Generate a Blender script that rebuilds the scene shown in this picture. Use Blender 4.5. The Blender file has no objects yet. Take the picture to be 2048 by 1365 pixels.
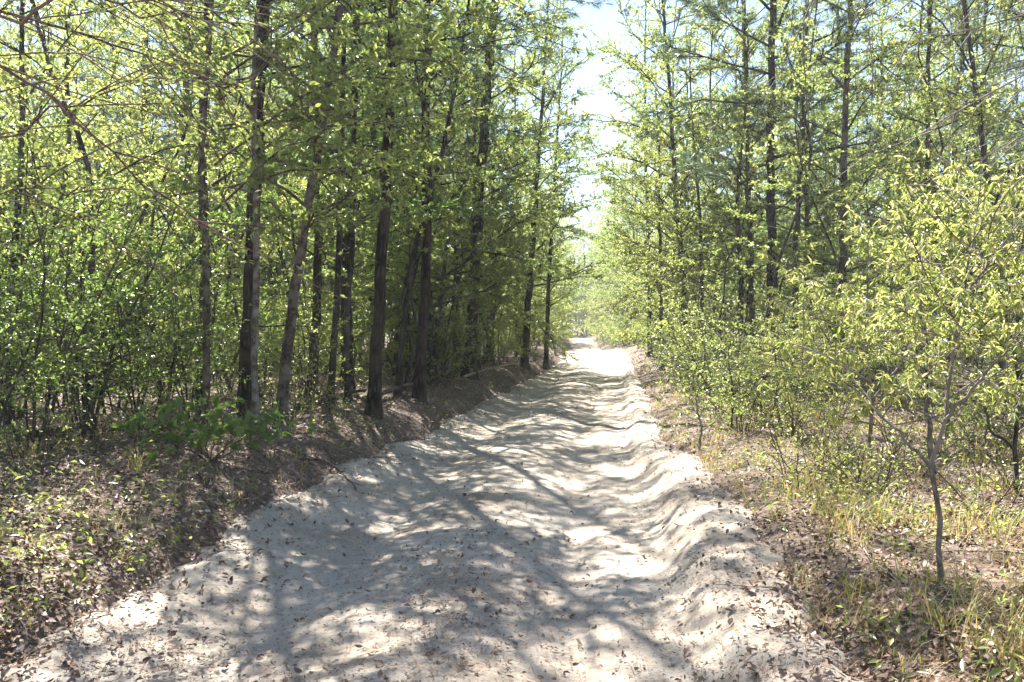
import bpy, math, numpy as np
from mathutils import Vector

# ------------------------------------------------------------------ basics
SC = bpy.context.scene
COL = SC.collection
RNG = np.random.default_rng(7)
W0, H0, FPX = 2048.0, 1365.0, 1700.0
CAM_H, HORIZON = 1.6, 662.0
PITCH = math.atan((H0 / 2 - HORIZON) / FPX)          # camera looks slightly down


def vnoise(x, y, seed=0):
    x = np.asarray(x, float); y = np.asarray(y, float)
    xi = np.floor(x).astype(np.int64); yi = np.floor(y).astype(np.int64)
    fx = x - xi; fy = y - yi
    fx = fx * fx * (3 - 2 * fx); fy = fy * fy * (3 - 2 * fy)

    def h(a, b):
        k = (a * 374761393 + b * 668265263 + seed * 974711) & 0xffffffff
        k = ((k ^ (k >> 13)) * 1274126177) & 0xffffffff
        k = k ^ (k >> 16)
        return (k & 0xffff) / 65535.0
    a = h(xi, yi) * (1 - fx) + h(xi + 1, yi) * fx
    b = h(xi, yi + 1) * (1 - fx) + h(xi + 1, yi + 1) * fx
    return (a * (1 - fy) + b * fy) * 2 - 1


def fbm(x, y, seed=0, octv=3):
    s = 0; a = 1.0; t = 0
    for k in range(octv):
        s = s + a * vnoise(np.asarray(x) * 2 ** k + 13.7 * k, np.asarray(y) * 2 ** k + 5.1 * k, seed + k)
        t += a; a *= .5
    return s / t


def sstep(a, b, x):
    t = np.clip((np.asarray(x, float) - a) / (b - a), 0, 1)
    return t * t * (3 - 2 * t)


# ------------------------------------------------------------------ terrain shape
CY = np.array([-20, 0, 4.3, 8.4, 12.6, 16, 23.5, 35, 45, 52, 70, 95, 106, 114, 122, 150, 220, 400.])
CX = np.array([-2.4, -.82, -.52, -.12, .24, .74, 1.65, 3.15, 4.25, 4.85, 6.0, 7.7, 8.2, 7.6, 5.5, -8., -50., -150.])


def xc(y):
    y = np.asarray(y, float)
    return (np.interp(y - 1.5, CY, CX) + np.interp(y, CY, CX) + np.interp(y + 1.5, CY, CX)) / 3


def ground_z(x, y):
    """the wood floor: a shallow hollow where the track runs, banks on both sides"""
    x = np.asarray(x, float); y = np.asarray(y, float)
    u = x - xc(y)
    a = np.abs(u)
    wob = .07 * fbm(y * .4, np.sign(u) * 9.3, 3, 2)
    left = .46 * sstep(1.1 + wob, 2.6 + wob, a)
    right = .34 * sstep(1.3 + wob, 2.5 + wob, a)
    z = np.where(u < 0, left, right)
    out = sstep(2.0, 4.5, a)
    z = z + out * (.10 * fbm(x * .3, y * .3, 11) + .05 * fbm(x * 1.1, y * 1.1, 12))
    z = z + .05 * sstep(1.9, 2.6, a) * fbm(x * 2.3, y * 2.3, 14)
    z = z + sstep(3, 30, a) * .5 * fbm(x * .05, y * .05, 15)
    far = .40 * sstep(27, 49, y) - .6 * sstep(51, 68, y) + .85 * sstep(70, 112, y)
    return z + far


def sand_half(u, y):
    """how far the sand reaches from the centre line, ragged"""
    s = np.where(u < 0, -1.0, 1.0)
    w = np.where(u < 0, 2.12, 2.02) + .17 * fbm(y * .55, s * 4.7, 21) + .12 * fbm(y * 2.2, s * 8.1, 22)
    w = np.where(u < 0, w - .55 - .2 * sstep(8, 13, y) + .02 * sstep(14, 20, y), w - .18 * sstep(7, 13, y) - .12 - .12 * sstep(7, 4, y) * sstep(20, 30, y)) - .15 * sstep(25, 40, y) - .3 * sstep(50, 60, y)
    return w


def track_z(x, y):
    x = np.asarray(x, float); y = np.asarray(y, float)
    u = x - xc(y); a = np.abs(u)
    g = ground_z(x, y)
    inside = sand_half(u, y) - a
    rut = -.055 * np.exp(-((a - .78 - .02 * np.sin(y * .7)) / .27) ** 2)
    crown = .022 * np.exp(-(u / .3) ** 2) 
    cen = np.where(u < 0, 1.72, 1.62)
    mask = np.exp(-((a - cen) / .27) ** 2)
    berm = mask * (.045 + .014 * fbm(y * 1.6, u * 1.1, 31)) * np.where(u < 0, .3, 1.1)
    r1 = 1 - np.abs(fbm(x * 4.2, y * 3.4, 33, 3))
    r2 = 1 - np.abs(fbm(x * 9.5, y * 9.5, 35, 2))
    lump = sstep(.95, 1.6, a) * (.005 * (r1 ** 3 - .3) + .013 * (r2 ** 3 - .3)) * np.where(u < 0, .35, 1.2)
    scal = sstep(1.0, 1.6, a) * .002 * np.sin(y * 4.2 + 2.2 * fbm(y * .8, u, 36) + u * 2.0)
    fine = .005 * fbm(x * 2.2, y * 2.6, 37) + .007 * fbm(x * 7, y * 7, 38, 2) + .006 * fbm(x * 19, y * 19, 39, 2)
    tread = .013 * np.sin(y * 2 * math.pi / .09 + 3 * np.abs(np.sin(u * 18))) * np.exp(-((u - .62) / .13) ** 2) * sstep(-.1, .3, fbm(y * .5, 3, 40))
    lip = np.where(u > 0, .07 * (sstep(1.42, 1.60, a + .11 * fbm(y * .8, 2.0, 42, 2) + .035 * fbm(y * 4, 7.0, 43)) - .35), 0) * sstep(1.0, 1.3, a)
    edge = np.where(inside < 0, inside * .55, .022 * sstep(0, .25, inside))
    edge = np.maximum(edge, -.30)
    return g + .012 + rut + crown + berm + lump + scal + fine + tread + edge + lip


def surf_z(x, y):
    return np.maximum(ground_z(x, y) - .05 * sstep(1.9, 1.2, np.abs(np.asarray(x) - xc(y))), track_z(x, y))


# ------------------------------------------------------------------ pixel <-> world, used once to find where things stand
_cp, _sp = math.cos(PITCH), math.sin(PITCH)


def ray(px, py):
    a = (px - W0 / 2) / FPX; b = (H0 / 2 - py) / FPX
    return np.array([a, _cp + b * _sp, -_sp + b * _cp])


def at(px, py, d):
    """world point seen at that pixel, d metres ahead"""
    r = ray(px, py)
    return np.array([0, 0, CAM_H]) + r * (d / r[1])


def foot(px, py):
    """where that pixel meets the ground"""
    r = ray(px, py)
    for d in np.geomspace(2, 200, 1500):
        p = np.array([0, 0, CAM_H]) + r * (d / r[1])
        if p[2] <= float(surf_z(p[0], p[1])):
            return p
    return p


# ------------------------------------------------------------------ materials
def nt(name):
    m = bpy.data.materials.new(name); m.use_nodes = True
    t = m.node_tree; t.nodes.clear()
    o = t.nodes.new('ShaderNodeOutputMaterial')
    return m, t, o


def N(t, typ, **kw):
    n = t.nodes.new(typ)
    for k, v in kw.items():
        if k in n.inputs: n.inputs[k].default_value = v
        else: setattr(n, k, v)
    return n


def ramp(t, stops):
    r = t.nodes.new('ShaderNodeValToRGB'); e = r.color_ramp.elements
    while len(e) < len(stops): e.new(.5)
    for q, (p, c) in zip(e, stops):
        q.position = p; q.color = (c[0], c[1], c[2], 1)
    return r


def leaf_mat(name, stops, trans=(1.9, 2.1, 1.0), tmix=.5, rough=.38, spec=.5):
    """thin leaf: reflects its own colour, lets a yellower light through; each leaf its own shade"""
    m, t, o = nt(name); L = t.links.new
    g = N(t, 'ShaderNodeNewGeometry')
    oi = N(t, 'ShaderNodeObjectInfo')
    ad = N(t, 'ShaderNodeMath', operation='MULTIPLY_ADD'); ad.inputs[1].default_value = .3; 
    L(oi.outputs['Random'], ad.inputs[0])
    mu = N(t, 'ShaderNodeMath', operation='MULTIPLY'); mu.inputs[1].default_value = .7
    L(g.outputs['Random Per Island'], mu.inputs[0]); L(mu.outputs[0], ad.inputs[2])
    r = ramp(t, stops); L(ad.outputs[0], r.inputs[0])
    p = N(t, 'ShaderNodeBsdfPrincipled'); p.inputs['Roughness'].default_value = rough
    p.inputs['Specular IOR Level'].default_value = spec
    L(r.outputs[0], p.inputs['Base Color'])
    tr = N(t, 'ShaderNodeBsdfTranslucent')
    mc = N(t, 'ShaderNodeVectorMath', operation='MULTIPLY'); mc.inputs[1].default_value = trans
    L(r.outputs[0], mc.inputs[0]); L(mc.outputs[0], tr.inputs['Color'])
    mx = N(t, 'ShaderNodeMixShader'); mx.inputs[0].default_value = tmix
    L(p.outputs[0], mx.inputs[1]); L(tr.outputs[0], mx.inputs[2]); L(mx.outputs[0], o.inputs[0])
    return m


def bark_mat(name, c1, c2, c3, sc=9.0, stretch=.22, bump=.6, patch=3.0):
    m, t, o = nt(name); L = t.links.new
    tc = N(t, 'ShaderNodeTexCoord')
    mp = N(t, 'ShaderNodeMapping'); mp.inputs['Scale'].default_value = (1, 1, stretch)
    L(tc.outputs['Object'], mp.inputs[0])
    v = N(t, 'ShaderNodeTexVoronoi', feature='DISTANCE_TO_EDGE'); v.inputs['Scale'].default_value = sc * 2.2
    n1 = N(t, 'ShaderNodeTexNoise'); n1.inputs['Scale'].default_value = sc; n1.inputs['Detail'].default_value = 6
    n2 = N(t, 'ShaderNodeTexNoise'); n2.inputs['Scale'].default_value = patch; n2.inputs['Detail'].default_value = 4
    L(mp.outputs[0], n1.inputs['Vector']); L(tc.outputs['Object'], n2.inputs['Vector'])
    av = N(t, 'ShaderNodeVectorMath', operation='MULTIPLY_ADD'); av.inputs[1].default_value = (.12, .12, .12)
    L(n1.outputs['Color'], av.inputs[0]); L(mp.outputs[0], av.inputs[2]); L(av.outputs[0], v.inputs['Vector'])
    rv = ramp(t, [(0, c1), (.09, c1), (.28, c2)]); L(v.outputs[0], rv.inputs[0])
    rn = ramp(t, [(.42, (0, 0, 0)), (.62, (1, 1, 1))]); L(n2.outputs[0], rn.inputs[0])
    mx = N(t, 'ShaderNodeMix', data_type='RGBA'); L(rn.outputs[0], mx.inputs[0]); L(rv.outputs[0], mx.inputs[6])
    mx.inputs[7].default_value = (*c3, 1)
    p = N(t, 'ShaderNodeBsdfPrincipled'); p.inputs['Roughness'].default_value = .9; p.inputs['Specular IOR Level'].default_value = .2
    L(mx.outputs[2], p.inputs['Base Color'])
    b = N(t, 'ShaderNodeBump'); b.inputs['Strength'].default_value = bump; b.inputs['Distance'].default_value = .02
    ma = N(t, 'ShaderNodeMath', operation='MULTIPLY_ADD'); ma.inputs[1].default_value = .5
    mn = N(t, 'ShaderNodeMath', operation='MINIMUM'); mn.inputs[1].default_value = .3; L(v.outputs[0], mn.inputs[0])
    L(n1.outputs[0], ma.inputs[0]); L(mn.outputs[0], ma.inputs[2]); L(ma.outputs[0], b.inputs['Height'])
    L(b.outputs[0], p.inputs['Normal']); L(p.outputs[0], o.inputs[0])
    return m


def sand_mat():
    m, t, o = nt('track_sand'); L = t.links.new
    tc = N(t, 'ShaderNodeTexCoord')
    n1 = N(t, 'ShaderNodeTexNoise'); n1.inputs['Scale'].default_value = 1.1; n1.inputs['Detail'].default_value = 5
    n2 = N(t, 'ShaderNodeTexNoise'); n2.inputs['Scale'].default_value = 26; n2.inputs['Detail'].default_value = 6; n2.inputs['Roughness'].default_value = .7
    n3 = N(t, 'ShaderNodeTexNoise'); n3.inputs['Scale'].default_value = 320; n3.inputs['Detail'].default_value = 3
    for n in (n1, n2, n3): L(tc.outputs['Object'], n.inputs['Vector'])
    r1 = ramp(t, [(.28, (.28, .233, .178)), (.45, (.39, .335, .268)), (.6, (.44, .385, .312)), (.75, (.49, .44, .366))]); L(n1.outputs[0], r1.inputs[0])
    r2 = ramp(t, [(.30, (.62, .56, .50)), (.47, (1, 1, 1)), (.7, (1.05, 1.05, 1.05))]); L(n2.outputs[0], r2.inputs[0])
    r3 = ramp(t, [(.32, (.70, .66, .62)), (.46, (1, 1, 1))]); L(n3.outputs[0], r3.inputs[0])
    n4 = N(t, 'ShaderNodeTexNoise'); n4.inputs['Scale'].default_value = 75; n4.inputs['Detail'].default_value = 4; n4.inputs['Roughness'].default_value = .75
    L(tc.outputs['Object'], n4.inputs['Vector'])
    r4 = ramp(t, [(.33, (.38, .30, .24)), (.40, (1, 1, 1))]); L(n4.outputs[0], r4.inputs[0])
    a = N(t, 'ShaderNodeVectorMath', operation='MULTIPLY'); b = N(t, 'ShaderNodeVectorMath', operation='MULTIPLY')
    c4 = N(t, 'ShaderNodeVectorMath', operation='MULTIPLY'); L(r4.outputs[0], c4.inputs[1])
    L(r1.outputs[0], a.inputs[0]); L(r2.outputs[0], a.inputs[1]); L(a.outputs[0], b.inputs[0]); L(r3.outputs[0], b.inputs[1])
    p = N(t, 'ShaderNodeBsdfPrincipled'); p.inputs['Roughness'].default_value = .95; p.inputs['Specular IOR Level'].default_value = .15
    L(b.outputs[0], c4.inputs[0]); L(c4.outputs[0], p.inputs['Base Color'])
    bp = N(t, 'ShaderNodeBump'); bp.inputs['Strength'].default_value = .55; bp.inputs['Distance'].default_value = .02
    ma = N(t, 'ShaderNodeMath', operation='MULTIPLY_ADD'); ma.inputs[1].default_value = .25
    L(n3.outputs[0], ma.inputs[0]); L(n2.outputs[0], ma.inputs[2]); L(ma.outputs[0], bp.inputs['Height'])
    L(bp.outputs[0], p.inputs['Normal']); L(p.outputs[0], o.inputs[0])
    return m


def floor_mat():
    m, t, o = nt('wood_floor'); L = t.links.new
    tc = N(t, 'ShaderNodeTexCoord')
    n1 = N(t, 'ShaderNodeTexNoise'); n1.inputs['Scale'].default_value = .8; n1.inputs['Detail'].default_value = 5
    v = N(t, 'ShaderNodeTexVoronoi'); v.inputs['Scale'].default_value = 24
    n2 = N(t, 'ShaderNodeTexNoise'); n2.inputs['Scale'].default_value = 40; n2.inputs['Detail'].default_value = 6
    for n in (n1, v, n2): L(tc.outputs['Object'], n.inputs['Vector'])
    sep = N(t, 'ShaderNodeSeparateColor'); L(v.outputs['Color'], sep.inputs[0])
    r1 = ramp(t, [(0, (.05, .03, .019)), (.45, (.11, .07, .046)), (1, (.20, .145, .105))]); L(sep.outputs[0], r1.inputs[0])
    r2 = ramp(t, [(.35, (.07, .046, .028)), (.65, (.21, .165, .125))]); L(n1.outputs[0], r2.inputs[0])
    mx = N(t, 'ShaderNodeMix', data_type='RGBA'); mx.inputs[0].default_value = .35
    L(r1.outputs[0], mx.inputs[6]); L(r2.outputs[0], mx.inputs[7])
    p = N(t, 'ShaderNodeBsdfPrincipled'); p.inputs['Roughness'].default_value = .95
    L(mx.outputs[2], p.inputs['Base Color'])
    b = N(t, 'ShaderNodeBump'); b.inputs['Strength'].default_value = .9; b.inputs['Distance'].default_value = .03
    ma = N(t, 'ShaderNodeMath', operation='MULTIPLY_ADD'); ma.inputs[1].default_value = .6
    L(n2.outputs[0], ma.inputs[0]); L(v.outputs['Distance'], ma.inputs[2]); L(ma.outputs[0], b.inputs['Height'])
    L(b.outputs[0], p.inputs['Normal']); L(p.outputs[0], o.inputs[0])
    return m


def litter_mat(name, stops, rough=.7):
    m, t, o = nt(name); L = t.links.new
    g = N(t, 'ShaderNodeNewGeometry')
    r = ramp(t, stops); L(g.outputs['Random Per Island'], r.inputs[0])
    p = N(t, 'ShaderNodeBsdfPrincipled'); p.inputs['Roughness'].default_value = rough; p.inputs['Specular IOR Level'].default_value = .3
    L(r.outputs[0], p.inputs['Base Color']); L(p.outputs[0], o.inputs[0])
    return m


M = {}
M['sand'] = sand_mat()
M['floor'] = floor_mat()
M['litter'] = litter_mat('dead_leaves', [(0, (.06, .03, .019)), (.35, (.15, .08, .05)), (.65, (.25, .155, .10)), (.9, (.38, .275, .20)), (1, (.47, .38, .30))], .55)
M['debris'] = litter_mat('track_debris', [(0, (.07, .045, .033)), (.5, (.17, .10, .068)), (1, (.29, .20, .14))])
M['straw'] = litter_mat('pine_straw', [(0, (.16, .07, .035)), (.6, (.30, .15, .075)), (1, (.42, .27, .15))])
M['pine_bark'] = bark_mat('pine_bark', (.008, .006, .005), (.062, .050, .041), (.056, .041, .031), 8, .22, 1.0)
M['dark_bark'] = bark_mat('dark_bark', (.022, .018, .015), (.062, .051, .041), (.095, .084, .07), 12, .2, .5)
M['pale_bark'] = bark_mat('pale_mottled_bark', (.055, .043, .033), (.13, .11, .09), (.22, .20, .17), 14, .5, .35, 9)
M['brown_bark'] = bark_mat('brown_mottled_bark', (.034, .026, .02), (.085, .066, .05), (.15, .122, .098), 14, .45, .45, 8)
M['red_twig'] = bark_mat('reddish_twig_bark', (.07, .04, .03), (.14, .085, .062), (.17, .115, .09), 14, .4, .3)
M['grey_twig'] = bark_mat('grey_twig_bark', (.10, .08, .065), (.19, .16, .13), (.25, .22, .19), 14, .4, .3)
M['leaf_green'] = leaf_mat('leaf_fresh_green', [(0, (.085, .125, .042)), (.4, (.155, .19, .066)), (.8, (.228, .24, .09)), (1, (.28, .265, .115))], (2.15, 2.3, 1.5), .55, .34, .65)
M['leaf_yellow'] = leaf_mat('leaf_yellow_green', [(0, (.125, .16, .048)), (.45, (.195, .22, .068)), (.85, (.255, .265, .095)), (1, (.295, .25, .12))], (2.05, 2.1, 1.5), .55, .34, .65)
M['leaf_mid'] = leaf_mat('leaf_mid_green', [(0, (.055, .095, .032)), (.5, (.105, .15, .05)), (1, (.18, .205, .07))], (2.25, 2.5, 1.6), .52, .34, .65)
M['leaf_glossy'] = leaf_mat('leaf_glossy_small', [(0, (.075, .11, .035)), (.55, (.14, .18, .055)), (.95, (.21, .23, .08)), (1, (.30, .20, .08))], (2.2, 2.45, 1.4), .52, .27, .7)
M['leaf_tan'] = leaf_mat('leaf_tan_drooping', [(0, (.15, .20, .055)), (.35, (.25, .28, .085)), (.58, (.35, .34, .13)), (.83, (.45, .40, .23)), (1, (.49, .38, .24))], (1.75, 1.8, 1.35), .46, .36, .7)
M['leaf_silver'] = leaf_mat('leaf_pale_underside', [(0, (.13, .17, .075)), (.5, (.19, .23, .11)), (1, (.26, .285, .16))], (1.9, 2.0, 1.3), .45, .28, .8)
M['needle'] = leaf_mat('pine_needles', [(0, (.035, .06, .028)), (.5, (.06, .095, .045)), (1, (.10, .135, .075))], (1.6, 1.8, 1.2), .3, .4, .5)
M['maple'] = leaf_mat('leaf_broad_bright', [(0, (.055, .10, .022)), (.6, (.095, .15, .032)), (1, (.18, .20, .045))], (1.8, 2.0, 1.1), .45, .4, .5)
M['grass'] = leaf_mat('grass_blades', [(0, (.12, .19, .03)), (.35, (.19, .23, .045)), (.52, (.30, .24, .10)), (1, (.42, .27, .15))], (1.5, 1.5, 1.1), .4, .5, .3)
M['cone'] = litter_mat('cone_scales', [(0, (.05, .035, .025)), (1, (.07, .05, .035))])
M['dead_wood'] = bark_mat('dead_wood', (.16, .13, .105), (.32, .27, .225), (.42, .37, .32), 16, .3, .4)


# ------------------------------------------------------------------ mesh helpers
def make_mesh(name, verts, loops, sizes, mat, smooth=False):
    """verts (n,3), loops flat vertex indices, sizes of the faces"""
    me = bpy.data.meshes.new(name)
    verts = np.asarray(verts, np.float32); loops = np.asarray(loops, np.int32); sizes = np.asarray(sizes, np.int32)
    me.vertices.add(len(verts)); me.vertices.foreach_set('co', verts.ravel())
    me.loops.add(len(loops)); me.loops.foreach_set('vertex_index', loops)
    me.polygons.add(len(sizes))
    st = np.zeros(len(sizes), np.int32); st[1:] = np.cumsum(sizes)[:-1]
    me.polygons.foreach_set('loop_start', st)
    if smooth: me.polygons.foreach_set('use_smooth', np.ones(len(sizes), bool))
    me.materials.append(mat); me.update(calc_edges=True)
    return me


def link(name, me, parent=None):
    o = bpy.data.objects.new(name, me); COL.objects.link(o)
    if parent is not None: o.parent = parent
    return o


def tag(o, label=None, cat=None, group=None, kind=None):
    if label: o['label'] = label
    if cat: o['category'] = cat
    if group: o['group'] = group
    if kind: o['kind'] = kind
    return o


def thing(name, loc, label, cat, group=None, rz=0):
    o = bpy.data.objects.new(name, None); COL.objects.link(o)
    o.empty_display_size = .2
    o.location = loc; o.rotation_euler = (0, 0, rz)
    return tag(o, label, cat, group)


def dup(root, loc, rz, scale, label=None, group=None):
    r = root.copy(); COL.objects.link(r)
    r.location = loc; r.rotation_euler = (0, 0, rz); r.scale = scale
    if label: r['label'] = label
    if group: r['group'] = group
    for ch in list(root.children):
        c = ch.copy(); COL.objects.link(c); c.parent = r
    return r


def norm(v):
    return v / np.maximum(np.linalg.norm(v, axis=-1, keepdims=True), 1e-9)


class Tubes:
    """collects tapered tubes"""
    def __init__(s): s.v = []; s.f = []; s.n = 0

    def add(s, pts, rad, sides=4, wob=0., rng=RNG):
        pts = np.asarray(pts, float); rad = np.broadcast_to(np.asarray(rad, float), (len(pts),))
        n = len(pts)
        tan = norm(np.gradient(pts, axis=0))
        ref = np.array([0, 0, 1.]) if abs(tan[n // 2][2]) < .8 else np.array([1., 0, 0])
        e1 = norm(np.cross(tan, ref)); e2 = np.cross(tan, e1)
        a = np.arange(sides) * 2 * math.pi / sides
        r = rad[:, None]
        if wob: r = r * (1 + wob * rng.normal(size=(n, sides)))
        ring = pts[:, None] + (e1[:, None] * np.cos(a)[None, :, None] + e2[:, None] * np.sin(a)[None, :, None]) * np.broadcast_to(r, (n, sides))[..., None]
        s.v.append(ring.reshape(-1, 3))
        i = np.arange(n - 1)[:, None] * sides; k = np.arange(sides)[None]; k2 = (k + 1) % sides
        q = np.stack([i + k, i + k2, i + sides + k2, i + sides + k], -1).reshape(-1, 4) + s.n
        s.f.append(q); s.n += n * sides

    def mesh(s, name, mat):
        f = np.concatenate(s.f)
        return make_mesh(name, np.concatenate(s.v), f.ravel(), np.full(len(f), 4), mat, True)


class Leaves:
    def __init__(s): s.p = []; s.d = []; s.s = []; s.w = []

    def add(s, p, d, size, width=.45):
        p = np.atleast_2d(p)
        s.p.append(p); s.d.append(np.broadcast_to(d, p.shape)); s.s.append(np.broadcast_to(size, (len(p),)))
        s.w.append(np.full(len(p), width))

    SHAPES = {
        'kite': ([(0, 0), (.45, .5), (1, 0), (.45, -.5)], None),
        'lance': ([(0, 0), (.22, .40), (.52, .48), (.80, .26), (1, 0), (.80, -.26), (.52, -.48), (.22, -.40)], (.48, 0)),
        'lobed': ([(0, 0), (-.08, .22), (.10, .50), (.26, .30), (.50, .52), (.56, .22), (1, 0), (.56, -.22), (.50, -.52), (.26, -.30), (.10, -.50), (-.08, -.22)], (.30, 0)),
    }

    def mesh(s, name, mat, rng, fold=.22, up=.6, curl=0., scale=1., shape='kite'):
        p = np.concatenate(s.p); d = norm(np.concatenate(s.d)); z = (np.concatenate(s.s) * scale)[:, None]; w = np.concatenate(s.w)[:, None]
        n = len(p)
        nr = rng.normal(size=(n, 3)); nr[:, 2] = np.abs(nr[:, 2]) + up
        side = norm(np.cross(d, nr)); nr = np.cross(side, d)
        out, mid = s.SHAPES[shape]
        pts = out + ([mid] if mid else [])
        v = np.stack([p + d * z * a + side * z * w * b + nr * z * (fold * 2 * abs(b) - curl * a * a) for a, b in pts], 1)
        m = len(out)
        if mid: tri = np.array([[m, i, (i + 1) % m] for i in range(m)]).ravel()
        else: tri = np.array([0, 1, 2, 0, 2, 3])
        f = (np.arange(n)[:, None] * len(pts) + tri).reshape(-1)
        return make_mesh(name, v.reshape(-1, 3), f, np.full(len(f) // 3, 3), mat)


def needles(tips, dirs, rng, per=34, length=.17, width=.006):
    """tufts of long pine needles -> verts, loops"""
    n = len(tips)
    P = np.repeat(tips, per, 0); D = np.repeat(dirs, per, 0)
    back = rng.uniform(-.16, .03, (n * per, 1))
    P = P + D * back
    d = norm(D * .75 + rng.normal(size=P.shape) * .62 + np.array([0, 0, -.08]))
    s = norm(np.cross(d, rng.normal(size=P.shape)))
    L = length * rng.uniform(.7, 1.15, (n * per, 1))
    v = np.stack([P - s * width / 2, P + s * width / 2, P + d * L + np.array([0, 0, -.012])], 1)
    return v.reshape(-1, 3), np.arange(n * per * 3)


def bend(p0, d, L, n, rng, jit=.12, pull=(0, 0, 0)):
    """a wandering path of n points"""
    pts = [np.array(p0, float)]; d = norm(np.array(d, float)); st = L / (n - 1)
    for _ in range(n - 1):
        pts.append(pts[-1] + d * st)
        d = norm(d + rng.normal(size=3) * jit + np.array(pull))
    return np.array(pts)


def interp_path(pts, t):
    seg = np.linalg.norm(np.diff(pts, axis=0), axis=1); c = np.r_[0, np.cumsum(seg)]
    c = c / c[-1]; t = np.atleast_1d(t)
    return np.stack([np.interp(t, c, pts[:, k]) for k in range(3)], 1)


def twigs_on(path, r0, tb, lv, tips, rng, P):
    """side twigs and leaves of one limb"""
    L = np.linalg.norm(np.diff(path, axis=0), axis=1).sum()
    nt_ = max(2, int(L * P['twigs']))
    ts = np.sort(rng.uniform(P.get('bare', .22), 1, nt_)); ts[-1] = 1.0
    pos = interp_path(path, ts); ahead = interp_path(path, np.minimum(ts + .05, 1)) - interp_path(path, ts - .05)
    ahead = norm(ahead)
    for k in range(nt_):
        sd = norm(np.cross(ahead[k], np.array([0, 0, 1.]) + rng.normal(size=3) * P.get('plane', .4)))
        sd = sd * (1 if k % 2 else -1)
        d = ahead[k] * (.75 if ts[k] < 1 else 1.5) + sd * .8 * (ts[k] < 1) + rng.normal(size=3) * .22 + np.array([0, 0, P.get('lift', .08)])
        l = P['twig_len'] * rng.uniform(.5, 1.15) * (1.15 - .55 * ts[k]) * min(1, .35 + L * .35)
        tw = bend(pos[k], d, l, 4, rng, .16, (0, 0, P.get('pull', -.04)))
        tb.add(tw, np.linspace(max(.0022, r0 * .30), .0016, 4), 3)
        if P['needle']:
            m = max(1, int(l / .16)); q = np.linspace(.45, 1, m) if m > 1 else np.array([1.])
            tips.append((interp_path(tw, q), np.repeat(norm(tw[-1] - tw[-2])[None], m, 0)))
            continue
        m = int(l * P['leaves'] * rng.uniform(.6, 1.3)) + 1
        q = rng.uniform(.12, 1, m)
        pp = interp_path(tw, q)
        td = norm(tw[-1] - tw[0])
        if P.get('whorl'):
            q = np.repeat(rng.uniform(.2, 1, max(1, m // 5)), 5); pp = interp_path(tw, q); m = len(pp)
        dd = td * P.get('fwd', .5) + rng.normal(size=(m, 3)) * .62 + np.array([0, 0, P.get('hang', -.1)])
        lv.add(pp, dd, P['leaf'] * rng.uniform(.6, 1.25, m), P.get('wid', .45))


def grow(trunk, rad, P, rng, tb, lv, tips):
    """limbs along a trunk path"""
    P0 = P; n = P['limbs']; H = trunk[-1][2] - trunk[0][2]
    az0 = rng.uniform(0, 6.28)
    for i in range(n):
        t = P['from'] + (1 - P['from']) * ((i + rng.uniform(0, .9)) / n) ** P.get('tpow', 1.0)
        t = min(t, .995)
        p0 = interp_path(trunk, t)[0]
        rt = np.interp(t, np.linspace(0, 1, len(rad)), rad)
        s = (t - P['from']) / (1 - P['from'])
        L = P['reach'] * (P.get('low', .8) + (1 - P.get('low', .8)) * math.sin(min(1, s * 2.2) * 1.57)) * (1 - .72 * max(0, s - .35) / .65) * rng.uniform(.65, 1.15)
        az = az0 + i * 2.4 + rng.uniform(-.5, .5)
        if P.get('az') is not None: az = P['az'][0] + rng.uniform(-1, 1) * P['az'][1]
        el = P['elev'] + .4 * s + rng.normal() * .25
        d = np.array([math.cos(az) * math.cos(el), math.sin(az) * math.cos(el), math.sin(el)])
        path = bend(p0, d, L, 7, rng, P.get('jit', .13), (0, 0, P.get('arc', -.03)))
        P = dict(P0, leaves=P0['leaves'] * (1.12 - P0.get('thin', .62) * min(1, max(0, s * 1.5 - .15))))
        r0 = min(rt * .5, .006 + .0085 * L)
        tb.add(path, np.linspace(r0, .003, 7), 5)
        twigs_on(path, r0, tb, lv, tips, rng, P)
        # forks
        for _ in range(int(L * P.get('forks', .8))):
            q = rng.uniform(.25, .75); pf = interp_path(path, q)[0]
            dv = norm(path[-1] - path[0]); sd = norm(np.cross(dv, np.array([0, 0, 1.]))) * rng.choice([-1, 1])
            sub = bend(pf, dv * .7 + sd * .7 + rng.normal(size=3) * .2, L * .45 * rng.uniform(.6, 1.2), 5, rng, .14, (0, 0, P.get('arc', -.03)))
            tb.add(sub, np.linspace(r0 * .55, .0025, 5), 4)
            twigs_on(sub, r0 * .5, tb, lv, tips, rng, P)


def add_foliage(root, lv, tips, mats, rng, P):
    if P['needle']:
        tp = np.concatenate([a for a, b in tips]); dr = np.concatenate([b for a, b in tips])
        v, f = needles(tp, dr, rng, P.get('per', 34), P.get('nlen', .17), P.get('nwid', .006))
        link('crown', make_mesh('crown', v, f, np.full(len(f) // 3, 3), M['needle']), root)
    else:
        link('crown', lv.mesh('crown', M[mats[1]], rng, P.get('fold', .16), P.get('up', .6), P.get('curl', 0.)), root)


HARD = dict(limbs=34, reach=2.7, elev=.48, low=.85, twigs=8.0, twig_len=.66, leaves=88, leaf=.064, wid=.52, needle=False, arc=-.055, jit=.16, tpow=1.1, **{'from': .10})
PINE = dict(limbs=40, reach=2.7, elev=.10, low=.75, twigs=6.0, twig_len=.5, leaves=0, leaf=0, needle=True, arc=.035, forks=.9, bare=.4, per=28, nlen=.2, nwid=.008, **{'from': .30})


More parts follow.
